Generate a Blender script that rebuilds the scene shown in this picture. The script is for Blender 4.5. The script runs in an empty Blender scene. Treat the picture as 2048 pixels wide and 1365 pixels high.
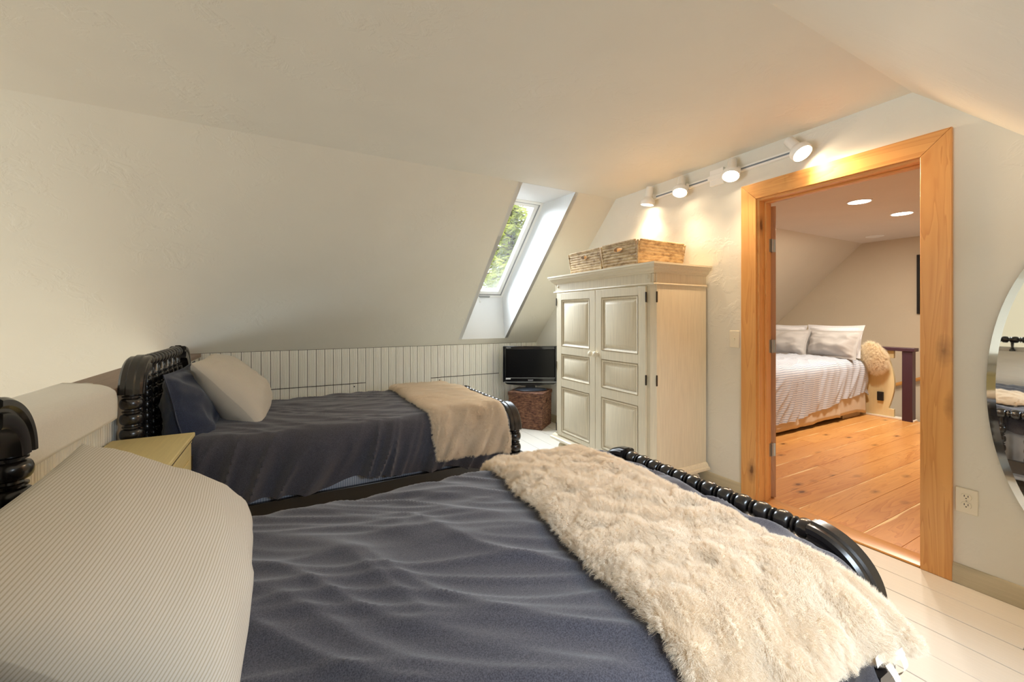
import bpy, bmesh, math, random
from math import sin, cos, pi, radians, sqrt, atan2
from mathutils import Vector, Matrix, noise

random.seed(7)
S = bpy.context.scene
COL = S.collection

# ------------------------------------------------------------------ camera
cam_d = bpy.data.cameras.new('camera')
cam = bpy.data.objects.new('camera', cam_d)
COL.objects.link(cam)
cam.location = (0, 0, 1.25)
cam.rotation_euler = (pi / 2, 0, radians(61.522 - 90))
cam_d.sensor_width = 36
cam_d.lens = 824.73 / 2048 * 36
cam_d.shift_y = (634.66 - 682.5) / 2048
cam_d.clip_start = 0.02
S.camera = cam

# ------------------------------------------------------------------ view, world, daylight
S.view_settings.view_transform = 'Standard'
S.view_settings.look = 'None'
S.view_settings.gamma = 1
S.view_settings.use_curve_mapping = False
S.view_settings.exposure = 0.55
S.cycles.max_bounces = 10
S.cycles.diffuse_bounces = 7
S.cycles.glossy_bounces = 5
S.cycles.sample_clamp_indirect = 6.0
S.cycles.caustics_reflective = False
S.cycles.caustics_refractive = False

W = bpy.data.worlds.new('overcast_sky')
S.world = W
W.use_nodes = True
bg = W.node_tree.nodes['Background']
bg.inputs[0].default_value = (0.86, 0.93, 1.0, 1)
bg.inputs[1].default_value = 2.2


def area(name, loc, direction, sx, sy, power, col, spread=180):
    d = bpy.data.lights.new(name, 'AREA')
    d.shape = 'RECTANGLE'
    d.size = sx
    d.size_y = sy
    d.energy = power
    d.color = col
    d.spread = radians(spread)
    o = bpy.data.objects.new(name, d)
    COL.objects.link(o)
    o.location = loc
    o.rotation_euler = Vector(direction).to_track_quat('-Z', 'Y').to_euler()
    return o


DAY = (0.80, 0.90, 1.0)
# daylight entering by the skylight over the armoire corner, its twin behind the camera, the loft gable and
# the patio glass of the living room below
area('daylight_skylight_far', (2.016, 4.02, 2.02), (0, -1, -1), .46, 1.25, 33, DAY, 100)
area('daylight_skylight_near', (0.95, -0.30, 1.40), (0, 1, -1), .9, .5, 22, (.72, .86, 1.0))
area('daylight_gable_window', (-8.85, 1.2, 1.25), (1, 0, 0), 2.2, 1.7, 44, (.76, .89, 1.0))
area('daylight_patio_glass', (-8.8, 2.0, -1.3), (1, 0, .3), 3.6, 2.1, 195, (.78, .91, 1.0))

# ------------------------------------------------------------------ materials
def lin(c):
    return tuple(((v / 255) / 12.92 if v / 255 <= .04045 else ((v / 255 + .055) / 1.055) ** 2.4) for v in c)


class NT:
    def __init__(self, name):
        self.m = bpy.data.materials.new(name)
        self.m.use_nodes = True
        self.t = self.m.node_tree
        self.n = self.t.nodes
        self.b = self.n['Principled BSDF']

    def node(self, typ, **kw):
        x = self.n.new(typ)
        for k, v in kw.items():
            setattr(x, k, v)
        return x

    def link(self, a, b):
        self.t.links.new(a, b)

    def coords(self, scale=(1, 1, 1), kind='Object', rnd=False):
        c = self.node('ShaderNodeTexCoord')
        mp = self.node('ShaderNodeMapping')
        mp.inputs['Scale'].default_value = scale
        src = c.outputs[kind]
        if rnd:
            oi = self.node('ShaderNodeObjectInfo')
            ml = self.node('ShaderNodeMath', operation='MULTIPLY')
            ml.inputs[1].default_value = 37.0
            self.link(oi.outputs['Random'], ml.inputs[0])
            ad = self.node('ShaderNodeVectorMath', operation='ADD')
            self.link(src, ad.inputs[0])
            self.link(ml.outputs[0], ad.inputs[1])
            src = ad.outputs[0]
        self.link(src, mp.inputs['Vector'])
        return mp.outputs['Vector']

    def noise(self, vec, scale, detail=3, rough=.5, dist=0):
        x = self.node('ShaderNodeTexNoise')
        x.inputs['Scale'].default_value = scale
        x.inputs['Detail'].default_value = detail
        x.inputs['Roughness'].default_value = rough
        x.inputs['Distortion'].default_value = dist
        if vec is not None:
            self.link(vec, x.inputs['Vector'])
        return x.outputs['Fac']

    def ramp(self, fac, stops):
        r = self.node('ShaderNodeValToRGB')
        el = r.color_ramp.elements
        while len(el) < len(stops):
            el.new(.5)
        for e, (p, c) in zip(el, stops):
            e.position = p
            e.color = tuple(c) + (1,) if len(c) == 3 else c
        self.link(fac, r.inputs['Fac'])
        return r.outputs['Color']

    def mix(self, fac, a, b, blend='MIX'):
        x = self.node('ShaderNodeMix', data_type='RGBA', blend_type=blend)
        for v, i in ((fac, 0), (a, 6), (b, 7)):
            if hasattr(v, 'is_output') or isinstance(v, bpy.types.NodeSocket):
                self.link(v, x.inputs[i])
            elif i == 0:
                x.inputs[0].default_value = v
            else:
                x.inputs[i].default_value = tuple(v) + (1,)
        return x.outputs[2]

    def math(self, op, a, b=None):
        x = self.node('ShaderNodeMath', operation=op)
        for v, i in ((a, 0), (b, 1)):
            if v is None:
                continue
            if isinstance(v, bpy.types.NodeSocket):
                self.link(v, x.inputs[i])
            else:
                x.inputs[i].default_value = v
        return x.outputs[0]

    def bump(self, h, strength=.2, dist=.01):
        x = self.node('ShaderNodeBump')
        x.inputs['Strength'].default_value = strength
        x.inputs['Distance'].default_value = dist
        self.link(h, x.inputs['Height'])
        self.link(x.outputs[0], self.b.inputs['Normal'])

    def set(self, color=None, rough=None, metal=None, spec=None, **kw):
        if color is not None:
            if isinstance(color, bpy.types.NodeSocket):
                self.link(color, self.b.inputs['Base Color'])
            else:
                self.b.inputs['Base Color'].default_value = tuple(color) + (1,)
        if rough is not None:
            if isinstance(rough, bpy.types.NodeSocket):
                self.link(rough, self.b.inputs['Roughness'])
            else:
                self.b.inputs['Roughness'].default_value = rough
        if metal is not None:
            self.b.inputs['Metallic'].default_value = metal
        if spec is not None:
            self.b.inputs['Specular IOR Level'].default_value = spec
        for k, v in kw.items():
            self.b.inputs[k].default_value = v
        return self


def plain(name, c, rough=.5, metal=0, spec=.5, grain=0, gscale=60):
    t = NT(name)
    if grain:
        f = t.noise(t.coords(), gscale, 4)
        col = t.ramp(f, [(.3, [v * (1 - grain) for v in lin(c)]), (.7, [min(1, v * (1 + grain * .5)) for v in lin(c)])])
        t.set(col, rough, metal, spec)
    else:
        t.set(lin(c), rough, metal, spec)
    return t.m


def plaster(name, c, rough=.62):
    t = NT(name)
    v = t.coords()
    f = t.noise(v, 3.0, 3)
    col = t.ramp(f, [(.3, [x * .97 for x in lin(c)]), (.7, lin(c))])
    t.set(col, rough, spec=.3)
    # skip-trowel relief: sparse ridges
    a = t.noise(v, 9, 6, .62, .6)
    b = t.noise(v, 2.2, 3)
    ra = t.ramp(a, [(.50, (0, 0, 0)), (.60, (1, 1, 1))])
    rb = t.ramp(b, [(.42, (0, 0, 0)), (.62, (1, 1, 1))])
    h = t.mix(1.0, ra, rb, 'MULTIPLY')
    t.bump(h, .22, .006)
    return t.m


def painted_wood(name, c, grain_axis='z', wear=.0, rough=.45, streak=.06):
    t = NT(name)
    sc = {'x': (3, 60, 60), 'y': (60, 3, 60), 'z': (60, 60, 3)}[grain_axis]
    f = t.noise(t.coords(sc), 1.6, 4, .6)
    base = lin(c)
    col = t.ramp(f, [(.25, [x * (1 - streak * 2) for x in base]), (.65, base)])
    if wear:
        w = t.noise(t.coords((5, 5, 5)), 2.2, 8, .75)
        wm = t.ramp(w, [(.70, (0, 0, 0)), (.76, (wear, wear, wear))])
        col = t.mix(wm, col, lin((120, 100, 76)))
    t.set(col, rough, spec=.4)
    t.bump(f, .08, .002)
    return t.m


def pine(name, axis, light, dark, rnd=False, rough=.3, sap=None, knots=1.0):
    t = NT(name)
    def ax(a, b):
        return {'x': (a, b, b), 'y': (b, a, b), 'z': (b, b, a)}[axis]
    v = t.coords((1, 1, 1), rnd=rnd)
    mp = t.node('ShaderNodeMapping')
    mp.inputs['Scale'].default_value = ax(.55, 7)
    t.link(v, mp.inputs['Vector'])
    g = t.noise(mp.outputs[0], 1.3, 3, .5, 1.1)
    rings = t.math('FRACT', t.math('MULTIPLY', g, 9.0))
    rc = t.ramp(rings, [(0, light), (.75, [l * .55 + d * .45 for l, d in zip(light, dark)]), (.95, dark), (1, light)])
    big = t.noise(mp.outputs[0], .5, 2)
    bc = t.ramp(big, [(.3, dark), (.7, light)])
    col = t.mix(.55, rc, bc)
    # knots
    mk = t.node('ShaderNodeMapping')
    mk.inputs['Scale'].default_value = ax(2.8, 6.0) if sap else ax(2.1, 5.2)
    t.link(v, mk.inputs['Vector'])
    vo = t.node('ShaderNodeTexVoronoi')
    vo.inputs['Scale'].default_value = 1.0
    vo.inputs['Randomness'].default_value = 1.0
    t.link(mk.outputs[0], vo.inputs['Vector'])
    nd = t.noise(v, 30, 2)
    dd = t.math('ADD', vo.outputs['Distance'], t.math('MULTIPLY', nd, .08))
    km = t.ramp(dd, [(.09, (knots,) * 3), (.13, (.45 * knots,) * 3), (.24, (0, 0, 0))])
    col = t.mix(km, col, [d * .33 for d in dark])
    if sap:
        sx = t.node('ShaderNodeSeparateXYZ')
        tc = t.node('ShaderNodeTexCoord')
        t.link(tc.outputs['Object'], sx.inputs[0])
        w = t.noise(v, 2.2, 3)
        e = t.math('ADD', sx.outputs[1], t.math('MULTIPLY', w, -.055))
        sm = t.ramp(e, [(sap[0], (0, 0, 0)), (sap[0] + .003, (1, 1, 1))])
        oi = t.node('ShaderNodeObjectInfo')
        has = t.math('GREATER_THAN', oi.outputs['Random'], .5)
        sm = t.math('MULTIPLY', sm, has)
        col = t.mix(sm, col, sap[1])
    t.set(col, rough, spec=.5)
    t.bump(rings, .03, .002)
    return t.m


def fabric(name, c, c2=None, rough=.9, stripes=None, sheen=.3, heather=.25, hs=420):
    """stripes = (axis index, period in m, second colour)"""
    t = NT(name)
    v = t.coords()
    f = t.noise(v, hs, 2)
    base = lin(c)
    c2 = lin(c2) if c2 else [x * (1 - heather) for x in base]
    col = t.ramp(f, [(.35, c2), (.65, base)])
    g = t.noise(v, 45, 3)
    col = t.mix(t.math('MULTIPLY', g, .25), col, c2)
    if stripes:
        sx = t.node('ShaderNodeSeparateXYZ')
        tc = t.node('ShaderNodeTexCoord')
        t.link(tc.outputs[stripes[3] if len(stripes) > 3 else 'Object'], sx.inputs[0])
        src = sx.outputs[stripes[0]]
        fr = t.math('FRACT', t.math('MULTIPLY', src, 1 / stripes[1]))
        sm = t.ramp(fr, [(0, (0, 0, 0)), (.28, (0, 0, 0)), (.40, (1, 1, 1)), (.62, (1, 1, 1)), (.74, (0, 0, 0))])
        col = t.mix(sm, col, lin(stripes[2]))
    t.set(col, rough, spec=.15)
    t.b.inputs['Sheen Weight'].default_value = sheen
    t.b.inputs['Sheen Roughness'].default_value = .5
    t.bump(f, .10, .001)
    return t.m


def emit(name, c, strength):
    t = NT(name)
    t.b.inputs['Emission Color'].default_value = tuple(c) + (1,)
    t.b.inputs['Emission Strength'].default_value = strength
    t.set((.9, .9, .9), .4)
    return t.m


M = {}
WALLC = (226, 222, 210)
M['wall'] = plaster('wall_paint', WALLC)
M['hall_wall'] = plaster('hall_paint', (205, 192, 170), .5)
M['hall_ceiling'] = plaster('hall_ceiling_paint', (214, 200, 182), .5)
M['shaft'] = plain('skylight_white_paint', (222, 222, 220), .5)
M['raw'] = plain('raw_backing', (70, 62, 52), .9)
M['bead'] = painted_wood('beadboard_white_paint', (240, 236, 226), 'z', 0, .4, .05)
M['floor_white'] = painted_wood('floor_white_paint', (211, 204, 192), 'y', .35, .5, .03)
M['trim_grey'] = painted_wood('baseboard_greige_paint', (190, 178, 150), 'y', .5, .5)
PL, PD = lin((230, 174, 106)), lin((194, 128, 66))
M['pine_z'] = pine('knotty_pine_upright', 'z', PL, PD)
M['pine_y'] = pine('knotty_pine_head', 'y', PL, PD)
M['pine_floor'] = pine('pine_floorboard', 'x', lin((226, 168, 98)), lin((184, 114, 56)), True, .28,
                       (.050, lin((250, 222, 164))), 1.0)
M['door_wood'] = pine('door_edge_wood', 'z', lin((190, 140, 96)), lin((150, 104, 68)))
M['rail_wood'] = pine('handrail_wood', 'y', lin((214, 158, 88)), lin((180, 120, 58)), knots=.2)
M['cap_wood'] = painted_wood('cap_brown_wood', (148, 124, 106), 'y', 0, .5, .12)
t = NT('bed_black_lacquer')
f = t.noise(t.coords(), 14, 3)
t.set(t.ramp(f, [(.3, lin((24, 22, 22))), (.7, lin((38, 33, 30)))]), .27, spec=.6)
t.b.inputs['Coat Weight'].default_value = .35
t.b.inputs['Coat Roughness'].default_value = .12
M['black'] = t.m
M['denim'] = fabric('duvet_heathered_navy', (86, 85, 93), (55, 54, 62), sheen=.25)
M['sham'] = fabric('sham_chambray_navy', (60, 68, 90), (38, 43, 60), sheen=.25)
M['ticking'] = fabric('mattress_grey_ticking', (176, 180, 188), None, .9, (0, .012, (128, 136, 152)), .1, .1)
M['pillow'] = fabric('pillow_cream_stripe', (214, 206, 194), None, .85, (1, .0054, (186, 175, 154)), .1, .04)
M['quilt'] = fabric('white_cotton_cover', (238, 234, 226), None, .85, None, .1, .05, 160)
M['lining'] = plain('white_lining', (236, 230, 218), .8, grain=.05)
M['fur_skin'] = plain('fur_base_cream', (224, 204, 177), .95, spec=.1, grain=.1)
t = NT('fur_hair_cream')
t.set(lin((243, 229, 208)), .75, spec=.12)
M['fur_hair'] = t.m
t = NT('sheepskin_hair')
t.set(lin((246, 234, 208)), .75, spec=.12)
M['sheep_hair'] = t.m
M['night'] = painted_wood('nightstand_yellow_paint', (226, 207, 148), 'y', .85, .45, .05)
M['armoire'] = painted_wood('armoire_cream_paint', (226, 214, 188), 'z', .5, .42, .07)
M['armoire_h'] = painted_wood('armoire_cream_rails', (226, 214, 188), 'y', .5, .42, .07)
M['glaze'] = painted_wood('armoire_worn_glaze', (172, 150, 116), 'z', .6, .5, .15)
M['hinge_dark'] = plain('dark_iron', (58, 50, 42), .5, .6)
M['steel'] = plain('satin_steel', (170, 166, 158), .35, .9)
M['white_plastic'] = plain('white_plastic', (238, 236, 230), .35)
M['almond'] = plain('almond_plastic', (232, 224, 204), .35)
M['slot'] = plain('dark_slot', (22, 20, 18), .6)
M['grey_track'] = plain('track_slot_grey', (120, 130, 140), .4)
M['gasket'] = plain('grey_gasket', (150, 150, 148), .6)
M['tv'] = plain('tv_gloss_black', (14, 16, 20), .12)
M['tv_screen'] = plain('tv_screen_black', (3, 3, 4), .25, spec=.2)
M['tv_base'] = plain('tv_base_charcoal', (52, 56, 66), .35)
M['silver'] = plain('silver_print', (210, 212, 216), .4)
M['mirror'] = plain('mirror_silver', (236, 238, 236), .015, 1)
M['mirror_bevel'] = plain('mirror_bevelled_rim', (214, 218, 216), .05, 1)
M['purple'] = painted_wood('newel_aubergine_paint', (70, 44, 54), 'z', .2, .35, .05)
M['cream_panel'] = painted_wood('panel_pale_yellow', (226, 210, 164), 'z', 0, .5, .04)
M['white_trim'] = plain('white_trim_paint', (230, 224, 210), .5)
M['hall_duvet'] = fabric('hall_duvet_blue_stripe', (200, 203, 210), None, .85, (1, .0235, (148, 157, 175), 'UV'), .1, .06)
M['hall_pillow'] = fabric('hall_pillow_grey', (176, 172, 168), None, .85, None, .1, .06)
M['hall_pillow_w'] = fabric('hall_pillow_white', (208, 206, 206), None, .85, (0, .03, (205, 205, 208)), .1, .05)
M['skirt'] = fabric('bed_skirt_beige', (204, 190, 168), None, .85, None, .1, .06)
M['box'] = plain('storage_box_tan', (168, 150, 124), .7, grain=.1)
M['rubber'] = plain('black_rubber', (20, 20, 20), .5)
M['art'] = plain('picture_green_print', (58, 66, 58), .4, grain=.2, gscale=8)
M['frame_black'] = plain('picture_frame_black', (22, 20, 20), .35)
M['bulb'] = emit('lit_bulb_warm', (1.0, .80, .55), 22)
M['led'] = emit('led_lens', (1.0, .94, .85), 16)
M['led_dim'] = plain('led_lens_off', (225, 218, 205), .4)
M['bark'] = plain('tree_bark', (96, 80, 64), .9, grain=.3, gscale=12)
t = NT('pine_needles')
f = t.noise(t.coords(), 2.5, 3)
t.set(t.ramp(f, [(.3, lin((110, 122, 40))), (.6, lin((176, 182, 76))), (.8, lin((214, 212, 130)))]), .7)
M['leaf'] = t.m
M['ground'] = plain('ground_floor_oak', (196, 160, 116), .4)
M['living_wall'] = plain('living_room_wall', (226, 220, 206), .6)
t = NT('window_glass')
t.n.remove(t.b)
tr = t.node('ShaderNodeBsdfTransparent')
gl = t.node('ShaderNodeBsdfGlossy')
gl.inputs['Roughness'].default_value = .02
lw = t.node('ShaderNodeFresnel')
lw.inputs['IOR'].default_value = 1.35
mx = t.node('ShaderNodeMixShader')
t.link(lw.outputs[0], mx.inputs[0])
t.link(tr.outputs[0], mx.inputs[1])
t.link(gl.outputs[0], mx.inputs[2])
t.link(mx.outputs[0], t.n['Material Output'].inputs[0])
M['glass'] = t.m


def weave_mat(name, c, c2, c3, sc=45):
    t = NT(name)
    f = t.noise(t.coords((sc * .4, sc * .4, sc)), 1.0, 3, .6)
    t.set(t.ramp(f, [(.28, lin(c2)), (.5, lin(c)), (.72, lin(c3))]), .75, spec=.25)
    return t.m


M['weave_grey'] = weave_mat('seagrass_weave', (188, 162, 126), (138, 112, 84), (212, 190, 152))
M['weave_brown'] = weave_mat('dark_banana_leaf_weave', (112, 78, 62), (62, 40, 36), (150, 112, 84), 60)

# ------------------------------------------------------------------ mesh helpers
class MB:
    def __init__(s):
        s.v = []
        s.f = []

    def add(s, verts, faces):
        o = len(s.v)
        s.v += [tuple(p) for p in verts]
        s.f += [tuple(i + o for i in f) for f in faces]
        return s

    def box(s, a, b):
        (x0, y0, z0), (x1, y1, z1) = a, b
        x0, x1 = min(x0, x1), max(x0, x1)
        y0, y1 = min(y0, y1), max(y0, y1)
        z0, z1 = min(z0, z1), max(z0, z1)
        v = [(x0, y0, z0), (x1, y0, z0), (x1, y1, z0), (x0, y1, z0), (x0, y0, z1), (x1, y0, z1), (x1, y1, z1), (x0, y1, z1)]
        return s.add(v, [(0, 3, 2, 1), (4, 5, 6, 7), (0, 1, 5, 4), (1, 2, 6, 5), (2, 3, 7, 6), (3, 0, 4, 7)])

    def prism(s, poly, axis, a, b):
        """extrude a 2-D polygon along an axis: 'x' -> poly is (y,z); 'y' -> (x,z); 'z' -> (x,y)"""
        def P(p, t):
            return {'x': (t, p[0], p[1]), 'y': (p[0], t, p[1]), 'z': (p[0], p[1], t)}[axis]
        n = len(poly)
        v = [P(p, a) for p in poly] + [P(p, b) for p in poly]
        f = [(i, (i + 1) % n, n + (i + 1) % n, n + i) for i in range(n)]
        f += [tuple(range(n - 1, -1, -1)), tuple(range(n, 2 * n))]
        return s.add(v, f)

    def lathe(s, prof, seg=20, M4=None):
        """prof: (r, h) about local z; optional matrix"""
        v = []
        for r, h in prof:
            for k in range(seg):
                a = 2 * pi * k / seg
                v.append(Vector((r * cos(a), r * sin(a), h)))
        f = []
        for i in range(len(prof) - 1):
            for k in range(seg):
                k2 = (k + 1) % seg
                f.append((i * seg + k, i * seg + k2, (i + 1) * seg + k2, (i + 1) * seg + k))
        f.append(tuple(range(seg - 1, -1, -1)))
        f.append(tuple(range((len(prof) - 1) * seg, len(prof) * seg)))
        if M4 is not None:
            v = [M4 @ p for p in v]
        return s.add(v, f)

    def tube(s, pts, r, seg=8):
        pts = [Vector(p) for p in pts]
        v, f = [], []
        n = len(pts)
        for i, p in enumerate(pts):
            d = (pts[min(i + 1, n - 1)] - pts[max(i - 1, 0)]).normalized()
            u = d.orthogonal().normalized() if i == 0 else (u - d * u.dot(d)).normalized()
            w = d.cross(u)
            rr = r[i] if isinstance(r, (list, tuple)) else r
            for k in range(seg):
                a = 2 * pi * k / seg
                v.append(p + (u * cos(a) + w * sin(a)) * rr)
        for i in range(n - 1):
            for k in range(seg):
                k2 = (k + 1) % seg
                f.append((i * seg + k, i * seg + k2, (i + 1) * seg + k2, (i + 1) * seg + k))
        f.append(tuple(range(seg - 1, -1, -1)))
        f.append(tuple(range((n - 1) * seg, n * seg)))
        return s.add(v, f)

    def grid(s, nu, nv, fn, wrap=False):
        o = len(s.v)
        for i in range(nu):
            for j in range(nv):
                s.v.append(tuple(fn(i / (nu - 1), j / (nv - 1))))
        for i in range(nu - 1):
            for j in range(nv - 1):
                a = o + i * nv + j
                s.f.append((a, a + nv, a + nv + 1, a + 1))
        return s

    def mesh(s, name, m, angle=35):
        me = bpy.data.meshes.new(name)
        me.from_pydata(s.v, [], s.f)
        me.validate()
        bm = bmesh.new()
        bm.from_mesh(me)
        bmesh.ops.recalc_face_normals(bm, faces=bm.faces)
        bm.to_mesh(me)
        bm.free()
        if m is not None:
            me.materials.append(M[m] if isinstance(m, str) else m)
        me.polygons.foreach_set('use_smooth', [True] * len(me.polygons))
        me.set_sharp_from_angle(angle=radians(angle))
        return me

    def build(s, name, m, parent=None, bevel=0, angle=35, loc=None, matrix=None):
        o = bpy.data.objects.new(name, s.mesh(name, m, angle))
        COL.objects.link(o)
        if loc is not None:
            o.location = loc
        if matrix is not None:
            o.matrix_world = matrix
        if parent is not None:
            o.parent = parent
        if bevel:
            bv = o.modifiers.new('bevel', 'BEVEL')
            bv.width = bevel
            bv.segments = 2
            bv.limit_method = 'ANGLE'
        return o


GROUPS = {'bed frame': 'pair of black spindle beds', 'hatch': 'access hatches in the rear wall', 'mattress': 'mattresses of the spindle beds',
          'blanket': 'faux fur throws on the beds', 'basket': None, 'ceiling light': 'recessed lights of the hall ceiling', 'tree': 'pine trees outside the skylight'}


def tag(o, label=None, cat=None, group=None, kind=None):
    group = group or GROUPS.get(cat)
    if label and cat == 'pillow':
        group = 'hall bed pillows' if 'hall' in label else ('striped pillows' if 'striped' in label and 'sham' not in label else 'navy pillow shams')
    if label and cat == 'duvet' and 'navy' in label:
        group = 'navy duvets'
    if label and 'seagrass' in label:
        group = 'baskets on the armoire'
    for k, v in (('label', label), ('category', cat), ('group', group), ('kind', kind)):
        if v:
            o[k] = v
    return o


def empty(name, loc=(0, 0, 0), rot=0, label=None, cat=None, group=None, kind=None):
    o = bpy.data.objects.new(name, None)
    COL.objects.link(o)
    o.location = loc
    o.rotation_euler = (0, 0, rot)
    o.empty_display_size = .1
    return tag(o, label, cat, group, kind)


def child(root, mb, name, m, **kw):
    """part given in the root's local coordinates"""
    return mb.build(name, m, root, **kw)


def dup_obj(o, parent=None):
    c = o.copy()
    COL.objects.link(c)
    if parent is not None:
        c.parent = parent
        c.matrix_parent_inverse = o.matrix_parent_inverse.copy()
    return c


def dup_tree(root, loc, label=None):
    r = dup_obj(root)
    r.location = loc
    if label:
        r['label'] = label
    for ch in list(root.children):
        c = dup_obj(ch, r)
        for g in list(ch.children):
            dup_obj(g, c)
    return r


def struct(mb, name, m, parent=None, **kw):
    o = mb.build(name, m, parent, **kw)
    if parent is None:
        o['kind'] = 'structure'
    return o


def N(x, y, z=0):
    return noise.noise(Vector((x, y, z)))


# ------------------------------------------------------------------ room shell
XD, XD2 = 2.777, 2.907            # bedroom face and hall face of the door wall
Y1, Y0, ZC = 3.017, .867, 2.388   # creases of the flat ceiling
YK, ZK = 4.472, .933              # rear knee wall
YN = Y0 - (ZC - ZK)               # front knee wall
XW = -9.0                         # gable of the open living room
XH = 7.78                         # end wall of the hall
ZL = -2.6                         # living room floor
# skylight shaft
SX0, SX1, SYB = 1.738, 2.294, 4.408
WYB, WZB, WYT, WZT = 4.478, 1.49, 3.545, 2.415   # window plane bottom / top

struct(MB().box((XW, Y0, ZC), (XD, Y1, ZC + .06)), 'ceiling', 'wall')


def slope_z(y):
    return ZC - (y - Y1)


def slab(x0, x1, ya, yb, za, zb, th=.05):
    """sloping slab with its thickness upward/outward"""
    n = (th * .7, th * .7)
    sg = 1 if yb > ya else -1
    v = [(x0, ya, za), (x1, ya, za), (x1, yb, zb), (x0, yb, zb)]
    v += [(x, y + sg * n[0], z + n[1]) for x, y, z in v]
    return v, [(0, 1, 2, 3), (7, 6, 5, 4), (0, 4, 5, 1), (1, 5, 6, 2), (2, 6, 7, 3), (3, 7, 4, 0)]


mb = MB()
zs = slope_z(SYB)
mb.add(*slab(XW, -.93, Y1, 5.9, ZC, ZC - (5.9 - Y1)))
mb.add(*slab(-.93, SX0, Y1, YK, ZC, ZK))
mb.add(*slab(SX1, XD, Y1, YK, ZC, ZK))
mb.add(*slab(SX0, SX1, SYB, YK, zs, ZK))
sl = struct(mb, 'ceiling_slope_rear', 'wall')
# the shaft of the skylight
mb = MB()
for x, dx in ((SX0 + .0012, -.04), (SX1 - .0012, .04)):
    poly = [(Y1, ZC), (SYB, zs), (WYB, WZB), (WYB + .12, WZB + .12), (WYT + .12, WZT + .12), (WYT, WZT)]
    mb.prism(poly, 'x', x, x + dx)
mb.add([(SX0, SYB - .0012, zs + .0002), (SX1, SYB - .0012, zs + .0002), (SX1, WYB, WZB), (SX0, WYB, WZB),
        (SX0, SYB + .05, zs), (SX1, SYB + .05, zs), (SX1, WYB + .05, WZB), (SX0, WYB + .05, WZB)],
       [(0, 1, 2, 3), (7, 6, 5, 4), (3, 2, 6, 7), (0, 3, 7, 4), (1, 5, 6, 2), (0, 4, 5, 1)])
mb.add([(SX0, Y1, ZC - .0012), (SX1, Y1, ZC - .0012), (SX1, WYT, WZT), (SX0, WYT, WZT),
        (SX0, Y1, ZC + .05), (SX1, Y1, ZC + .05), (SX1, WYT, WZT + .05), (SX0, WYT, WZT + .05)],
       [(0, 1, 2, 3), (7, 6, 5, 4), (3, 2, 6, 7), (0, 3, 7, 4), (1, 5, 6, 2), (0, 4, 5, 1)])
struct(mb, 'trim_skylight_shaft', 'shaft')

# near slope with an opening for the second skylight (behind the camera)
NX0, NX1, NYA, NYB = .45, 1.45, -.05, -.48
mb = MB()
nz = lambda y: ZC - (Y0 - y)
mb.add(*slab(XW, NX0, Y0, YN, ZC, ZK))
mb.add(*slab(NX1, XD, Y0, YN, ZC, ZK))
mb.add(*slab(NX0, NX1, Y0, NYA, ZC, nz(NYA)))
mb.add(*slab(NX0, NX1, NYB, YN, nz(NYB), ZK))
struct(mb, 'ceiling_slope_front', 'wall')

# door wall (gable shaped) with the doorway
DY0, DY1, DZ = .819, 1.657, 2.048
mb = MB()
def gable(y0, y1, z0):
    pts = [(y0, z0), (y1, z0)]
    def top(y):
        return min(ZC, ZC - (y - Y1), ZC - (Y0 - y))
    ys = sorted({y0, y1} | {y for y in (Y0, Y1) if y0 < y < y1}, reverse=True)
    return pts + [(y, top(y)) for y in ys]
mb.prism(gable(YN, DY0, 0), 'x', XD, XD2)
mb.prism(gable(DY1, YK, 0), 'x', XD, XD2)
mb.prism(gable(DY0, DY1, DZ), 'x', XD, XD2)
struct(mb, 'wall_right', 'wall')
struct(MB().box((-.93, YN - .06, 0), (XD, YN, ZK)), 'wall_front', 'wall')

# rear knee wall: dark backing behind single beadboard planks
wb = struct(MB().box((-.93, YK + .004, 0), (XD, YK + .06, ZK + .03)), 'wall_rear', 'raw')
PW = .077
def bead_profile(w):
    h = w / 2
    return [(-h, .0), (-h, -.010), (-h + .003, -.013), (-h + .012, -.013), (-h + .014, -.0085), (-h + .017, -.0085), (-h + .021, -.014),
            (-h + .027, -.014), (-h + .031, -.0085), (-h + .034, -.0085), (-h + .036, -.013),
            (h - .026, -.013), (h - .0235, -.009), (h - .021, -.013), (h - .003, -.013), (h, -.010), (h, .0)]
HT = .572
hatches = [(-.21, .671), (1.372, 2.274)]
def bead_mesh(name, z0, z1):
    return MB().prism(bead_profile(PW - .0042), 'z', z0, z1).mesh(name, 'bead', 20)
m_full, m_up, m_low = bead_mesh('plank', 0, ZK - .003), bead_mesh('plank', HT + .004, ZK - .003), bead_mesh('plank', .16, HT - .004)
m_foot = bead_mesh('plank', 0, .152)
hx = []
for k, (a, b) in enumerate(hatches):
    e = empty('access_hatch', ((a + b) / 2, YK, .16), 0,
              ['low beadboard access hatch in the rear wall behind the middle of the far bed',
               'low beadboard access hatch in the rear wall left of the television'][k], 'hatch')
    hx.append(e)
x = -.915 + PW / 2
n_left = 0
while x < XD - .03:
    hit = None
    for k, (a, b) in enumerate(hatches):
        if a <= x <= b:
            hit = k
    def put(me, par):
        o = bpy.data.objects.new('plank', me)
        COL.objects.link(o)
        o.parent = par
        off = par.location if par.type == 'EMPTY' else Vector((0, 0, 0))
        o.location = Vector((x, YK, 0)) - off
    if hit is None:
        put(m_full, wb)
    else:
        put(m_up, wb)
        put(m_foot, wb)
        put(m_low, hx[hit])
    x += PW
for e, dx in zip(hx, (.36, -.33)):
    s = MB().lathe([(.001, .004), (.006, .004), (.007, 0)], 10, Matrix.Translation((dx, -.014, HT - .19)) @ Matrix.Rotation(pi / 2, 4, 'X'))
    child(e, s, 'screw', 'hinge_dark')

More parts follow.
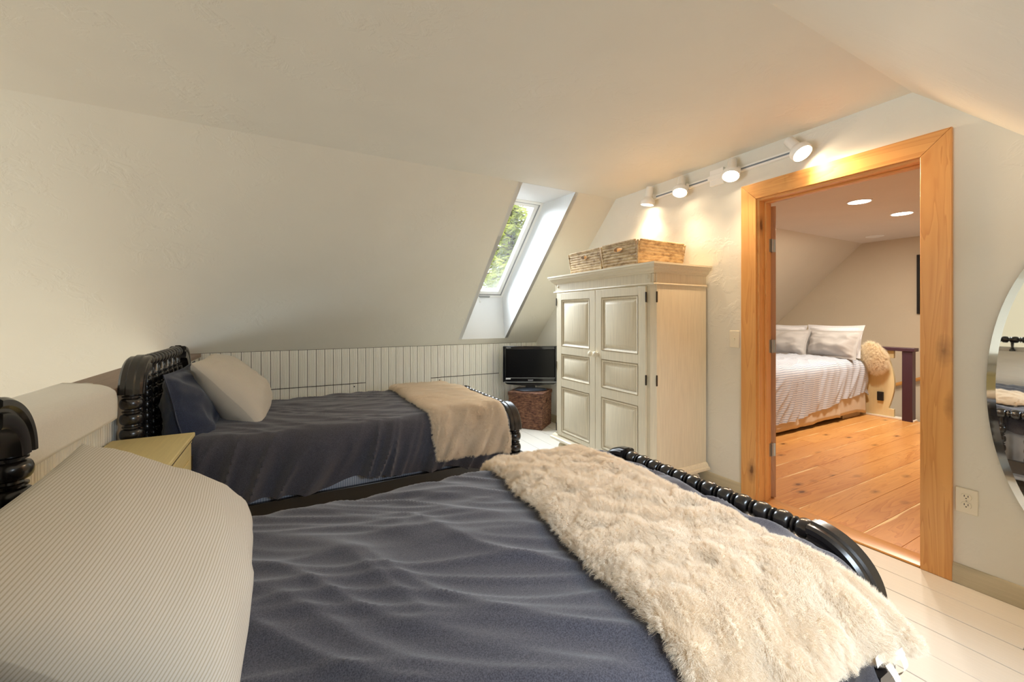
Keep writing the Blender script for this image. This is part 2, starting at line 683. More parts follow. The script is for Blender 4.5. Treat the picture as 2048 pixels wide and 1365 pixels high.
# half wall behind the bed heads, its brown cap
hw = struct(MB().box((-.90, YN, 0), (-.70, YK, .90)), 'wall_left', 'bead')
x = YN + PW / 2
m_hw = MB().prism([(-q, p) for p, q in bead_profile(PW - .0022)], 'z', 0, .898).mesh('plank', 'bead', 20)
while x < YK - .02:
    o = bpy.data.objects.new('plank', m_hw)
    COL.objects.link(o)
    o.parent = hw
    o.location = (-.70, x, 0)
    x += PW
struct(MB().box((-.922, YN, .90), (-.668, YK - .016, .934)), 'trim_half_wall_cap', 'cap_wood', bevel=.006)

# bedroom floor: white painted boards running to the rear wall
sub = struct(MB().box((-.93, YN, -.10), (XD2, YK, -.022)), 'floor', 'raw')
FW = .1685
xb = XD - .012
k = 0
while xb > -.75:
    cuts = [YN] + sorted(random.uniform(.2, 3.6) for _ in range(1)) + [YK]
    for a, b in zip(cuts, cuts[1:]):
        mb = MB().box((-FW / 2 + .0016, a + .001, -.022), (FW / 2 - .0016, b - .001, random.uniform(-.0012, .0)))
        o = mb.build('plank', 'floor_white', sub, bevel=.0018)
        o.location = (xb - FW / 2, 0, 0)
    xb -= FW
    k += 1

# baseboards
def base_profile(sx):
    return [(0, 0), (sx * .016, 0), (sx * .016, .062), (sx * .012, .072), (sx * .012, .078), (sx * .006, .088), (0, .09)]
for nm, a, b in (('baseboard_right', YN, .722), ('baseboard_right_rear', 1.757, YK - .014)):
    mb = MB()
    mb.prism([(XD + p, q) for p, q in base_profile(-1)], 'y', a, b)
    struct(mb, nm, 'trim_grey')

# ------------------------------------------------------------------ the doorway: casing, jambs, stop, threshold, door leaf
frame = empty('door_1', (XD, (DY0 + DY1) / 2, 0), kind='structure')
def dw(mb, name, m, par=frame, bevel=.002):
    mb.v = [(x - frame.location.x, y - frame.location.y, z) for x, y, z in mb.v]
    return mb.build(name, m, par, bevel=bevel)
CT = .02
yo0, yo1, zo = .722, 1.755, 2.152
yi0, yi1, zi = .834, 1.652, 2.044
dw(MB().prism([(yi1, 0), (yo1, 0), (yo1, zo), (yi1, zi)], 'x', XD - CT, XD), 'casing', 'pine_z')
dw(MB().prism([(yo0, 0), (yi0, 0), (yi0, zi), (yo0, zo)], 'x', XD - CT, XD), 'casing', 'pine_z')
dw(MB().prism([(yi0 + .0008, zi + .0008), (yi1 - .0008, zi + .0008), (yo1 - .001, zo), (yo0 + .001, zo)], 'x', XD - CT, XD), 'head_casing', 'pine_y')
JT = .018
dw(MB().box((XD - .004, DY1 - JT, 0), (XD2 + .004, DY1, DZ)), 'jamb', 'pine_z')
dw(MB().box((XD - .004, DY0, 0), (XD2 + .004, DY0 + JT, DZ)), 'jamb', 'pine_z')
dw(MB().box((XD - .004, DY0 + JT, DZ - JT), (XD2 + .004, DY1 - JT, DZ)), 'head_jamb', 'pine_y')
dw(MB().box((XD + .055, DY1 - JT - .012, 0), (XD + .092, DY1 - JT, DZ - JT)), 'door_stop', 'pine_z')
dw(MB().box((XD + .055, DY0 + JT, 0), (XD + .092, DY0 + JT + .012, DZ - JT)), 'door_stop', 'pine_z')
dw(MB().box((XD + .055, DY0 + JT + .012, DZ - JT - .012), (XD + .092, DY1 - JT - .012, DZ - JT)), 'door_stop', 'pine_y')
dw(MB().prism([(XD - .012, -.001), (XD - .008, .008), (XD + .02, .012), (XD2 - .02, .012), (XD2 + .012, .004), (XD2 + .014, -.001)], 'y', DY0 + JT, DY1 - JT), 'threshold', 'rail_wood')
# leaf swung far open into the hall, only its hinge edge shows
hy, hxx = DY1 - JT, XD2 + .004
th = radians(37)
leaf = MB().box((0, -.036, .012), (.78, 0, 2.012))
Mx = Matrix.Translation((hxx + .006, hy + .012, 0)) @ Matrix.Rotation(th, 4, 'Z')
leaf.v = [tuple(Mx @ Vector(p)) for p in leaf.v]
lf = dw(leaf, 'door_leaf', 'door_wood')
for z in (.34, 1.05, 1.74):
    mb = MB().lathe([(.001, -.047), (.0065, -.045), (.0065, .045), (.001, .047)], 10, Matrix.Translation((hxx + .004, hy - .006, z)))
    mb.box((hxx - .035, hy - .0025, z - .044), (hxx + .004, hy - .0005, z + .044))
    v0 = len(mb.v)
    mb.box((-.001, -.034, z - .044), (.0015, 0, z + .044))
    mb.v[v0:] = [tuple(Mx @ Vector(p)) for p in mb.v[v0:]]
    dw(mb, 'hinge', 'steel', bevel=0)

# ------------------------------------------------------------------ skylight window
win = empty('window_1', ((SX0 + SX1) / 2, WYB, WZB), kind='structure')
wd = Vector((0, WYT - WYB, WZT - WZB)); WL = wd.length; wd.normalize()
wn = Vector((0, wd.z, -wd.y)) * -1   # outward
if wn.y < 0:
    wn = -wn
MW = Matrix.Identity(4)
MW.col[0][:3] = (1, 0, 0)
MW.col[1][:3] = wd
MW.col[2][:3] = wn
HWd = (SX1 - SX0) / 2
def ring(mb, x0, x1, y0, y1, w, z0, z1):
    mb.box((x0, y0, z0), (x0 + w, y1, z1)); mb.box((x1 - w, y0, z0), (x1, y1, z1))
    mb.box((x0 + w, y0, z0), (x1 - w, y0 + w, z1)); mb.box((x0 + w, y1 - w, z0), (x1 - w, y1, z1))
    return mb
def wpart(mb, name, m, bevel=.002):
    mb.v = [tuple(MW @ Vector(p)) for p in mb.v]
    return mb.build(name, m, win, bevel=bevel)
wpart(ring(MB(), -HWd, HWd, 0, WL, .028, -.004, .075), 'window_frame', 'white_plastic')
wpart(ring(MB(), -HWd + .028, HWd - .028, .028, WL - .028, .008, .002, .07), 'gasket', 'gasket', 0)
sash = wpart(ring(MB(), -HWd + .036, HWd - .036, .036, WL - .03, .045, .012, .07), 'sash', 'white_plastic')
wpart(MB().box((-HWd + .08, .08, .040), (HWd - .08, WL - .07, .046)), 'pane', 'glass', 0)
wpart(MB().box((-.10, .004, -.016), (.10, .026, -.004)), 'latch_bar', 'gasket')
wpart(MB().tube([(-.05, .012, -.01), (-.045, .012, -.035), (-.035, -.01, -.05), (-.02, -.045, -.052)], .007), 'handle', 'white_plastic', 0)

# second skylight in the front slope, behind the camera
w2 = empty('window_2', ((NX0 + NX1) / 2, NYA, nz(NYA)), kind='structure')
d2 = Vector((0, NYB - NYA, nz(NYB) - nz(NYA))); L2 = d2.length; d2.normalize()
n2 = Vector((0, -d2.z, d2.y)); n2 = n2 if n2.z > 0 else -n2
M2 = Matrix.Identity(4); M2.col[0][:3] = (1, 0, 0); M2.col[1][:3] = d2; M2.col[2][:3] = n2
for mb, nm, mt in ((ring(MB(), -.5, .5, 0, L2, .05, .0, .08), 'window_frame', 'white_plastic'),
                   (MB().box((-.45, .05, .06), (.45, L2 - .05, .066)), 'pane', 'glass')):
    mb.v = [tuple(M2 @ Vector(p)) for p in mb.v]
    mb.build(nm, mt, w2)

# ------------------------------------------------------------------ open living room below the loft (left, seen only in the mirror)
struct(MB().box((XW, YN - .6, ZL - .1), (-.93, 5.95, ZL)), 'floor_living_room', 'ground')
struct(MB().box((XW, 5.86, ZL), (-.93, 5.95, ZC - (5.86 - Y1) + .02)), 'wall_living_rear', 'living_wall')
struct(MB().prism([(YK, 0), (YK, ZK), (5.9, ZC - (5.9 - Y1)), (5.9, ZL), (YK, ZL)], 'x', -.93, -.88), 'wall_living_side', 'living_wall')
struct(MB().box((XW, YN - .1, ZL), (-.93, YN, ZK)), 'wall_living_front', 'living_wall')
struct(MB().box((-1.0, YN, ZL), (-.93, YK, .0)), 'wall_under_loft', 'living_wall')
def holed(openings, ys, zs):
    mb = MB()
    for a, b in zip(ys, ys[1:]):
        for c, d in zip(zs, zs[1:]):
            if not any(a >= o[0] - 1e-6 and b <= o[1] + 1e-6 and c >= o[2] - 1e-6 and d <= o[3] + 1e-6 for o in openings):
                mb.box((XW - .12, a, c), (XW, b, d))
    return mb
ops = [(.1, 2.3, .4, 2.1), (.2, 3.8, -2.35, -.25)]
struct(holed(ops, [YN, .1, .2, 2.3, 3.8, 5.9], [ZL, -2.35, -.25, .4, 2.1, ZC + .05]), 'wall_living_gable', 'living_wall')
for i, (a, b, c, d) in enumerate(ops):
    w3 = empty('window_%d' % (3 + i), (XW, (a + b) / 2, c), kind='structure')
    mb = MB()
    hw_ = (b - a) / 2
    for p in ((-hw_, -hw_ + .07), (hw_ - .07, hw_), (-.04, .04)):
        mb.box((-.09, p[0], 0), (-.02, p[1], d - c))
    for p in ((0, .07), (d - c - .07, d - c)):
        mb.box((-.09, -hw_, p[0]), (-.02, hw_, p[1]))
    mb.build('window_frame', 'white_plastic', w3)
    MB().box((-.06, -hw_ + .07, .07), (-.055, hw_ - .07, d - c - .07)).build('pane', 'glass', w3)

# ------------------------------------------------------------------ hall beyond the door
struct(MB().box((XD2, -.59, ZC), (XH, Y1, ZC + .06)), 'ceiling_hall', 'hall_ceiling')
mb = MB(); mb.add(*slab(XD2, XH, Y1, YK, ZC, ZK))
struct(mb, 'ceiling_hall_slope_rear', 'hall_wall')
mb = MB(); mb.add(*slab(XD2, XH, Y0, YN, ZC, ZK))
struct(mb, 'ceiling_hall_slope_front', 'hall_wall')
struct(MB().box((XD2, YK, -.02), (XH, YK + .06, ZK)), 'wall_hall_rear', 'hall_wall')
struct(MB().box((XD2, YN - .06, -.02), (XH, YN, ZK)), 'wall_hall_front', 'hall_wall')
struct(MB().prism([(YN, -2.2), (YK, -2.2), (YK, ZK), (Y1, ZC), (Y0, ZC), (YN, ZK)], 'x', XH, XH + .08), 'wall_hall_end', 'hall_wall')
XF = 6.62   # edge of the hall floor at the stairwell
struct(MB().box((XF - .02, YN, -2.2), (XF, YK, -.12)), 'wall_stairwell', 'hall_wall')
struct(MB().box((XF, YN, -2.3), (XH, YK, -2.2)), 'floor_stairwell', 'ground')
hf = struct(MB().box((XD2, YN, -.12), (XF, YK, -.022)), 'floor_hall', 'raw')
HWD = .172
yb = YN
i = 0
while yb < YK - .05:
    cut = random.choice([3.9, 4.6, 5.4, 9])
    segs = [(XD2 + .002, cut), (cut, XF)] if cut < XF else [(XD2 + .002, XF)]
    for a, b in segs:
        mb = MB().box((a + .001, -HWD / 2 + .0008, -.022), (b - .001, HWD / 2 - .0008, -.0005))
        o = mb.build('plank', 'pine_floor', hf, bevel=.001)
        o.location = (0, min(yb + HWD / 2, YK - HWD / 2), 0)
    yb += HWD
struct(MB().box((XF - .10, 2.02, 0), (XF, YK, .022)), 'trim_stair_curb', 'white_trim', bevel=.003)

# ------------------------------------------------------------------ spindle beds
def spool(z0, z1, pitch, R, rn, seg=18, ringr=None):
    """stack of turned balls with a ring between each"""
    n = max(1, round((z1 - z0) / pitch))
    p = (z1 - z0) / n
    rr = ringr or (R * .80)
    out = []
    for i in range(n):
        b = z0 + i * p
        for k in range(9):
            a = -pi / 2 * .86 + k / 8 * pi * .86
            out.append((rn + (R - rn) * max(0, cos(a)) ** .7, b + p * (.36 + .34 * sin(a) / sin(pi / 2 * .86))))
        out += [(rn, b + p * .72), (rn, b + p * .77), (rr, b + p * .80), (rr, b + p * .87), (rn, b + p * .90), (rn * .94, b + p * .99)]
    return out


def arch(y_post, sgn, ztop, R, name_root, x=0):
    """quarter-round moulded corner from the post to the top rail (local y across the bed)"""
    sec = [(-.040, -.044), (.040, -.044), (.043, -.036), (.043, -.008), (.036, -.004), (.036, .004), (.043, .010), (.043, .024), (.034, .031), (.017, .031), (.012, .037), (-.012, .037), (-.017, .031), (-.034, .031),
           (-.043, .024), (-.043, .010), (-.036, .004), (-.036, -.004), (-.043, -.008), (-.043, -.036)]
    cy, cz = y_post + sgn * R, ztop - .03 - R
    n = 18
    mb = MB()
    ns = len(sec)
    for i in range(n + 1):
        a = pi / 2 * i / n
        dy, dz = -sgn * cos(a), sin(a)
        for (sx, sr) in sec:
            mb.v.append((x + sx, cy + dy * (R + sr), cz + dz * (R + sr)))
    for i in range(n):
        for k in range(ns):
            k2 = (k + 1) % ns
            mb.f.append((i * ns + k, i * ns + k2, (i + 1) * ns + k2, (i + 1) * ns + k))
    mb.f.append(tuple(range(ns)))
    mb.f.append(tuple(range(n * ns, (n + 1) * ns))[::-1])
    return mb


BW = 1.02     # between post centres
BL = 1.985    # head post to foot post
def make_bed(loc, label):
    root = empty('spindle_bed_frame', loc, 0, label, 'bed frame')
    def end(x, ztop, R, zb0, zb1):
        zarch = ztop - .03 - R
        for yp in (0, BW):
            prof = [(.001, 0), (.020, 0), (.026, .03), (.034, .07), (.026, .10), (.034, .115), (.034, .125), (.03, .13)]
            o = MB().lathe(prof, 18, Matrix.Translation((x, yp, 0)))
            o.box((x - .043, yp - .043, zb0), (x + .043, yp + .043, zb1))
            pr = [(.030, zb1)] + spool(zb1, zarch, .068, .043, .026) + [(.030, zarch), (.001, zarch)]
            o.lathe(pr, 22, Matrix.Translation((x, yp, 0)))
            child(root, o, 'post', 'black', angle=50)
        for yp, sg in ((0, 1), (BW, -1)):
            child(root, arch(yp, sg, ztop, R, root, x), 'corner_arch', 'black', angle=28)
        y0, y1 = R - .004, BW - R + .004
        Mr = Matrix.Translation((x, y0, ztop - .03)) @ Matrix.Rotation(-pi / 2, 4, 'X')
        o = MB().lathe([(.001, 0)] + spool(0, y1 - y0, .0625, .032, .017, ringr=.027) + [(.001, y1 - y0)], 20, Mr)
        child(root, o, 'spool_rail', 'black', angle=50)
        o = MB().box((x - .018, .035, zb1 - .10), (x + .018, BW - .035, zb1 - .02))
        child(root, o, 'cross_rail', 'black', bevel=.004)
        ns = 8
        for i in range(ns):
            yy = BW * (i + 1) / (ns + 1)
            top = ztop - .05
            if yy < R:
                top = zarch + sqrt(max(0, (R - .02) ** 2 - (R - yy) ** 2))
            if BW - yy < R:
                top = zarch + sqrt(max(0, (R - .02) ** 2 - (R - (BW - yy)) ** 2))
            za = zb1 - .03
            pr = [(.010, za)] + spool(za, top - .05, .055, .0205, .010, 12) + [(.009, top - .05), (.011, top - .02), (.012, top + .01), (.001, top + .012)]
            child(root, MB().lathe(pr, 12, Matrix.Translation((x, yy, 0))), 'spindle', 'black', angle=50)
    end(0, 1.062, .13, .14, .42)
    end(BL, .645, .13, .13, .335)
    for yp in (-.013, BW + .013 - .026):
        child(root, MB().box((.04, yp, .115), (BL - .04, yp + .026, .30)), 'side_rail', 'black', bevel=.004)
    for i in range(6):
        xx = .25 + i * .30
        child(root, MB().box((xx - .03, .014, .150), (xx + .03, BW - .014, .168)), 'slat', 'rail_wood')
    return root

HX = -.625
bedA = make_bed((HX, 2.47, 0), 'black turned-spindle bed frame by the rear beadboard wall')
bedB = dup_tree(bedA, (HX, .515, 0), 'black turned-spindle bed frame in the foreground, nearest to the doorway')


# cross-section of a made bed: distance s from the near arc start -> point and normal
def section(yn, yf, zt, r, s, dome=.018):
    q = pi * r / 2
    flat = yf - yn - 2 * r
    if s < 0:
        return yn, zt - r + s, -1, 0
    if s < q:
        a = s / r
        return yn + r - r * cos(a), zt - r + r * sin(a), -cos(a), sin(a)
    if s < q + flat:
        u = (s - q) / flat
        return yn + r + s - q, zt + dome * sin(pi * u), 0, 1
    if s < 2 * q + flat:
        a = (s - q - flat) / r
        return yf - r + r * sin(a), zt - r + r * cos(a), sin(a), cos(a)
    return yf, zt - r - (s - 2 * q - flat), 1, 0


def streak(x, y, th, along, across, seed):
    u = (x * cos(th) + y * sin(th)) / along
    v = (-x * sin(th) + y * cos(th)) / across
    w = N(x * 2.1, y * 2.1, seed + 9) * .9
    n = 1 - abs(N(u, v + w, seed)) * 2.0
    return max(0, n) ** 2.2


class BedShape:
    def __init__(s, yn, yf, x0, x1, zt, r, hem_near, hem_far, seed, fold_amp, top_amp, th):
        s.__dict__.update(locals())
        s.q = pi * r / 2
        s.S = 2 * s.q + (yf - yn - 2 * r)

    def point(s, x, t, off=0, rough=1):
        """t: arc coordinate; returns displaced point"""
        y, z, ny, nz = section(s.yn, s.yf, s.zt, s.r, t)
        # foot end and head end round over
        e = max(0, x - (s.x1 - .07)) / .07
        z -= .05 * e * e
        top = max(0.0, min(1.0, (t - s.q * .2) / (s.q * .8))) * max(0.0, min(1.0, (s.S - s.q * .2 - t) / (s.q * .8)))
        d = 0
        if top > 0:
            h = streak(x, y, s.th, .75, .105, s.seed) * s.top_amp
            h += streak(x, y, s.th + .35, .5, .07, s.seed + 3) * s.top_amp * .45
            h += N(x * 3, y * 3, s.seed) * s.top_amp * 1.0
            d += h * top
        if t < s.q:          # hanging folds on the near side
            g = min(1, (s.q - t) / .22)
            ph = x * 1.0 + (s.q - t) * .62 + N(x * 1.6, t * 1.2, s.seed) * .20
            f1 = N(ph * 9, .3, s.seed + 5) + .5 * N(ph * 19, t * 1.5, s.seed + 6)
            f2 = (1 - abs(N(ph * 6.5, t * .8, s.seed + 7)) * 2) ** 3
            d += (f1 * .8 + f2 * 1.1) * s.fold_amp * g
        if t > s.S - s.q:
            g = min(1, (t - s.S + s.q) / .2)
            d += N(x * 8, t, s.seed + 8) * s.fold_amp * g
        d = d * rough + off
        return Vector((x, y + ny * d, z + nz * d))

    def build(s, name, mat, nx, nt):
        def fn(u, v):
            x = s.x0 + (s.x1 - s.x0) * u
            hn = s.hem_near(x)
            hf = s.hem_far
            t = -hn + (s.S + hn + hf) * v
            return s.point(x, t)
        mb = MB().grid(nx, nt, fn)
        # close the foot and head ends with a shallow return so that the cover reads as a body
        nv = nt
        for u, dx in ((0, .004), (1, .006)):
            ring_ = [Vector(fn(u, j / (nt - 1))) for j in range(nt)]
            o = len(mb.v)
            inner = [Vector((p.x + (dx if u else -dx), p.y * .94 + .06 * (s.yn + s.yf) / 2, max(p.z - .10, s.zt - .30))) for p in ring_]
            mb.v += [tuple(p) for p in ring_] + [tuple(p) for p in inner]
            for j in range(nt - 1):
                mb.f.append((o + j, o + j + 1, o + nt + j + 1, o + nt + j))
        return mb


def hemA(x):
    z = .315 - .012 * sin(x * 5.5) + .02 * N(x * 5, 1.5, 2)
    z += .055 * math.exp(-((x - .33) / .17) ** 2) + .018 * math.exp(-((x - .62) / .2) ** 2) - .03 * math.exp(-((x - 1.10) / .18) ** 2)
    z += .05 * max(0, (x - 1.2)) / .12
    return .642 - .085 - z

shapeA = BedShape(2.452, 3.545, -.56, 1.315, .642, .085, hemA, .25, 11, .052, .010, radians(-30))
o = shapeA.build('duvet', 'denim', 190, 130).build('duvet', 'denim', angle=70)
tag(o, 'dark heathered navy duvet drooping in folds off the far bed by the beadboard wall', 'duvet')
shapeB = BedShape(.487, 1.575, -.56, 1.315, .620, .085, lambda x: .30 + .02 * sin(x * 6), .28, 31, .016, .016, radians(-46))
o = shapeB.build('duvet', 'denim', 220, 190).build('duvet', 'denim', angle=70)
tag(o, 'dark heathered navy duvet with long creases on the foreground bed', 'duvet')

for yb_, lab in ((2.47, 'grey striped mattress under the duvet of the far bed'), (.505, 'grey striped mattress under the duvet of the foreground bed')):
    mb = MB().box((HX + .06, yb_ + .016, .172), (HX + BL - .06, yb_ + BW - .016, .555))
    o = mb.build('mattress', 'ticking', bevel=.03)
    tag(o, lab, 'mattress')


# ------------------------------------------------------------------ fur throws
def hair(o, count, length, mat_slot, children, seed, rough=.008, clump=.6, vg=None):
    md = o.modifiers.new('fur', 'PARTICLE_SYSTEM')
    ps = md.particle_system
    st = ps.settings
    st.type = 'HAIR'
    st.count = count
    st.hair_length = length
    st.hair_step = 3
    st.render_step = 3
    st.display_step = 2
    st.emit_from = 'FACE'
    st.use_modifier_stack = False
    st.child_type = 'INTERPOLATED'
    st.rendered_child_count = children
    st.child_percent = 1
    st.clump_factor = clump
    st.clump_shape = -.2
    st.roughness_1 = rough
    st.roughness_1_size = .3
    st.roughness_2 = rough * 1.2
    st.roughness_2_size = .8
    st.roughness_endpoint = rough * .8
    st.root_radius = .55
    st.tip_radius = .12
    st.radius_scale = .0009
    st.material = mat_slot
    st.brownian_factor = .0012
    st.tangent_factor = .0
    st.object_align_factor = (0, 0, -.0008)
    ps.seed = seed
    if vg:
        ps.vertex_group_density = vg
        ps.vertex_group_length = vg


def make_throw(shape, xl, xr, s0, s1, seed, lump, label, nx=110, nt=150, fold=0, hcount=5200, hl=.020, near_flare=0):
    th_ = .018
    def edge(u):
        return min(1, min(u, 1 - u) / .06)
    def top(u, v):
        t = s0(u) + (s1(u) - s0(u)) * v
        tv = max(0, min(1, v))
        x = xl(tv) + (xr(tv) - xl(tv)) * u
        x += .010 * N(t * 7, u * 3, seed) * (1 if u < .5 else .6)
        e = (edge(u) * min(1, min(v, 1 - v) / .03)) ** .5
        d = lump * (N(x * 15, t * 22, seed) + .7 * N(x * 34, t * 40, seed + 2) + .3) * e
        if fold and t < shape.q:
            g = min(1, (shape.q - t) / .15)
            d += fold * g * (N(x * 11 + t * 4, t * 2, seed + 4) + .6 * (1 - abs(N(x * 8 + t * 3, .2, seed + 5)) * 2))
        p = shape.point(x, t, off=.012 + th_ * e + d, rough=.7)
        if near_flare:
            p.y -= near_flare * max(0, .07 - t) * (.35 + .65 * u)
        return p
    def bot(u, v):
        t = s0(u) + (s1(u) - s0(u)) * v
        x = xl(v) + (xr(v) - xl(v)) * u
        x += .010 * N(t * 7, u * 3, seed) * (1 if u < .5 else .6)
        p = shape.point(x, t, off=.010, rough=.7)
        if near_flare:
            p.y -= near_flare * max(0, .07 - t) * (.35 + .65 * u)
        return p
    mb = MB().grid(nx, nt, top)
    nb = len(mb.v)
    mb.grid(nx, nt, bot)
    border = [(i, 0) for i in range(nx)] + [(nx - 1, j) for j in range(1, nt)] + [(i, nt - 1) for i in range(nx - 2, -1, -1)] + [(0, j) for j in range(nt - 2, 0, -1)]
    for a, b in zip(border, border[1:] + border[:1]):
        ia, ib = a[0] * nt + a[1], b[0] * nt + b[1]
        mb.f.append((ia, ib, nb + ib, nb + ia))
    me_ob = mb.build('fur_throw', 'fur_skin', angle=80)
    me_ob.data.materials.append(M['fur_hair'])
    vg = me_ob.vertex_groups.new(name='fur')
    vg.add(list(range(nb)), 1.0, 'REPLACE')
    hair(me_ob, hcount, hl, 2, 22, seed, vg='fur')
    tag(me_ob, label, 'blanket')
    return me_ob


lerp = lambda a, b, t: a + (b - a) * t
# far bed: hangs down the near side
SA = shapeA.S
make_throw(shapeA, lambda v: lerp(.79, .73, min(1, v / .45)) + .03 * max(0, v - .5), lambda v: lerp(1.30, 1.215, min(1, v / .5)),
           lambda u: -lerp(.17, .19, u), lambda u: SA - .02, 3, .0075,
           'cream faux fur throw across the foot of the far bed, hanging down its side', 90, 150, .012, 12000, .016)
SB = shapeB.S
thB = make_throw(shapeB, lambda v: .60 + .12 * v ** .8, lambda v: lerp(1.145, 1.175, v) + .135 * max(0, 1 - v / .15) ** 1.3,
                 lambda u: (-.03 * (u - .5) / .5 if u > .5 else -lerp(.06, 0, u / .5)), lambda u: SB + .0, 5, .016,
                 'thick cream faux fur throw across the foot of the foreground bed', 130, 210, .020, 16000, .018, near_flare=.75)
# lining and sewn-in label ribbons at the hanging corner
mb = MB().grid(14, 5, lambda u, v: (lerp(1.08, 1.245, u), .396 - .010 * u + .004 * sin(u * 9) - .004 * v, lerp(.535, .520, u) - .018 * v))
child(thB, mb, 'lining', 'lining')
for x0_, x1_, ln in ((1.105, 1.150, .095), (1.165, 1.150, .055)):
    mb = MB().grid(3, 10, lambda u, v: (lerp(x0_, x1_, v) + .022 * u, .388 - .012 * sin(v * 4), .515 - ln * v))
    child(thB, mb, 'label_ribbon', 'lining')

# ------------------------------------------------------------------ pillows
def make_pillow(name, mat, L, H, T, center, ax_u, ax_v, seed, wr=.006, pinch=.06, sag=.2, flange=0, n=46, bend=0.0):
    u_ = Vector(ax_u).normalized()
    v_ = Vector(ax_v)
    v_ = (v_ - u_ * v_.dot(u_)).normalized()
    w_ = u_.cross(v_)
    mb = MB()
    def sheet(sg):
        def fn(a, b):
            u, v = a * 2 - 1, b * 2 - 1
            # squash sampling to the rim
            u = math.copysign(abs(u) ** .8, u)
            v = math.copysign(abs(v) ** .8, v)
            x = L / 2 * u * (1 - pinch * (1 - v * v) * u * u)
            y = H / 2 * v * (1 - pinch * (1 - u * u) * v * v)
            fu, fv = u, v
            if flange:
                fu = max(-1, min(1, u * (1 + flange / (L / 2))))
                fv = max(-1, min(1, v * (1 + flange / (H / 2))))
            prof = max(0, (1 - abs(fu) ** 2.6) * (1 - abs(fv) ** 2.6)) ** .55
            t = T / 2 * prof * (1 - sag * v)
            rim = (1 - prof) ** 1.5
            ang = atan2(v, u)
            t += wr * (N(u * 2.2 + 7, v * 2.2, seed) * 1.3 + N(ang * 5, 3 * (1 - prof), seed + 2) * rim * 1.6) * prof ** .35 * 1.4
            t += wr * .8 * (1 - abs(N(u * 1.5, v * 3, seed + 4)) * 2) ** 3 * prof
            if prof <= 0:
                t = .0015 if flange else 0
            ww = sg * max(t, .0015)
            ww += .012 * N(u * 1.3, v * 1.3, seed + 6) * rim
            ww += bend * (u * u)
            return (x, y, ww)
        return fn
    mb.grid(n, n, sheet(1))
    k = len(mb.v)
    mb.grid(n, n, sheet(-1))
    border = [(i, 0) for i in range(n)] + [(n - 1, j) for j in range(1, n)] + [(i, n - 1) for i in range(n - 2, -1, -1)] + [(0, j) for j in range(n - 2, 0, -1)]
    for a, b in zip(border, border[1:] + border[:1]):
        ia, ib = a[0] * n + a[1], b[0] * n + b[1]
        mb.f.append((ia, ib, k + ib, k + ia))
    mat4 = Matrix.Identity(4)
    mat4.col[0][:3] = u_
    mat4.col[1][:3] = v_
    mat4.col[2][:3] = w_
    mat4.translation = Vector(center)
    return mb.build(name, mat, angle=60, matrix=mat4)


YA = 1.965   # offset between the beds
for dy, labs in ((0, ('cream finely striped pillow filling the lower left, on the foreground bed', 'navy chambray pillow sham half hidden behind the big striped foreground pillow')),
                 (YA, ('cream finely striped pillow propped on the head of the far bed', 'navy chambray pillow sham leaning on the far bed headboard'))):
    if dy:
        p = make_pillow('pillow', 'pillow', .68, .50, .27, (-.295, 3.08, .812), (0, 1, 0), (-.62, 0, .75), 22, .009, .05, .22)
    else:
        p = make_pillow('pillow', 'pillow', .76, .48, .24, (-.275, 1.125, .762), (-.05, 1, 0), (-.76, 0, .65), 21, .007, .05, .22)
    tag(p, labs[0], 'pillow')
    if dy:
        p = make_pillow('pillow_sham', 'sham', .72, .44, .20, (-.475, 2.875, .76), (0, 1, 0), (-.22, 0, .97), 42, .014, .05, .45, flange=.015)
    else:
        p = make_pillow('pillow_sham', 'sham', .72, .45, .26, (-.455, .86, .715), (0, 1, 0), (-.6, 0, .8), 41, .013, .05, .35, flange=.018)
    tag(p, labs[1], 'pillow')

# ------------------------------------------------------------------ white cotton cover over the half-wall cap
def cover(u, v):
    prof = [(-.927, .90), (-.925, .938), (-.91, .944), (-.80, .951), (-.70, .955), (-.662, .950), (-.645, .935), (-.640, .90), (-.640, .86), (-.642, .822)]
    f = v * (len(prof) - 1)
    i = min(int(f), len(prof) - 2)
    t = f - i
    x = lerp(prof[i][0], prof[i + 1][0], t)
    z = lerp(prof[i][1], prof[i + 1][1], t)
    y = lerp(YN + .35, 2.375 + max(0, -.66 - x) * 1.1, u)
    z += .003 * N(x * 20, y * 5, 3)
    x += .004 * N(y * 3, z * 6, 1) * (1 if v > .5 else 0)
    if u > .985:
        x -= (u - .985) / .015 * .02 * (1 if v > .4 else 0)
    return (x, y, z)
mb = MB().grid(70, 30, cover)
nb = len(mb.v)
def cover_in(u, v):
    x, y, z = cover(u, v)
    return (x - (.004 if v > .5 else 0), y - (.003 if u > .98 else 0), z - (.004 if v < .6 else 0))
o = mb.build('cotton_cover', 'quilt', angle=60)
sd = o.modifiers.new('thickness', 'SOLIDIFY'); sd.thickness = .008; sd.offset = 0
tag(o, 'white cotton cover folded over the half wall between the two headboards', 'cover')

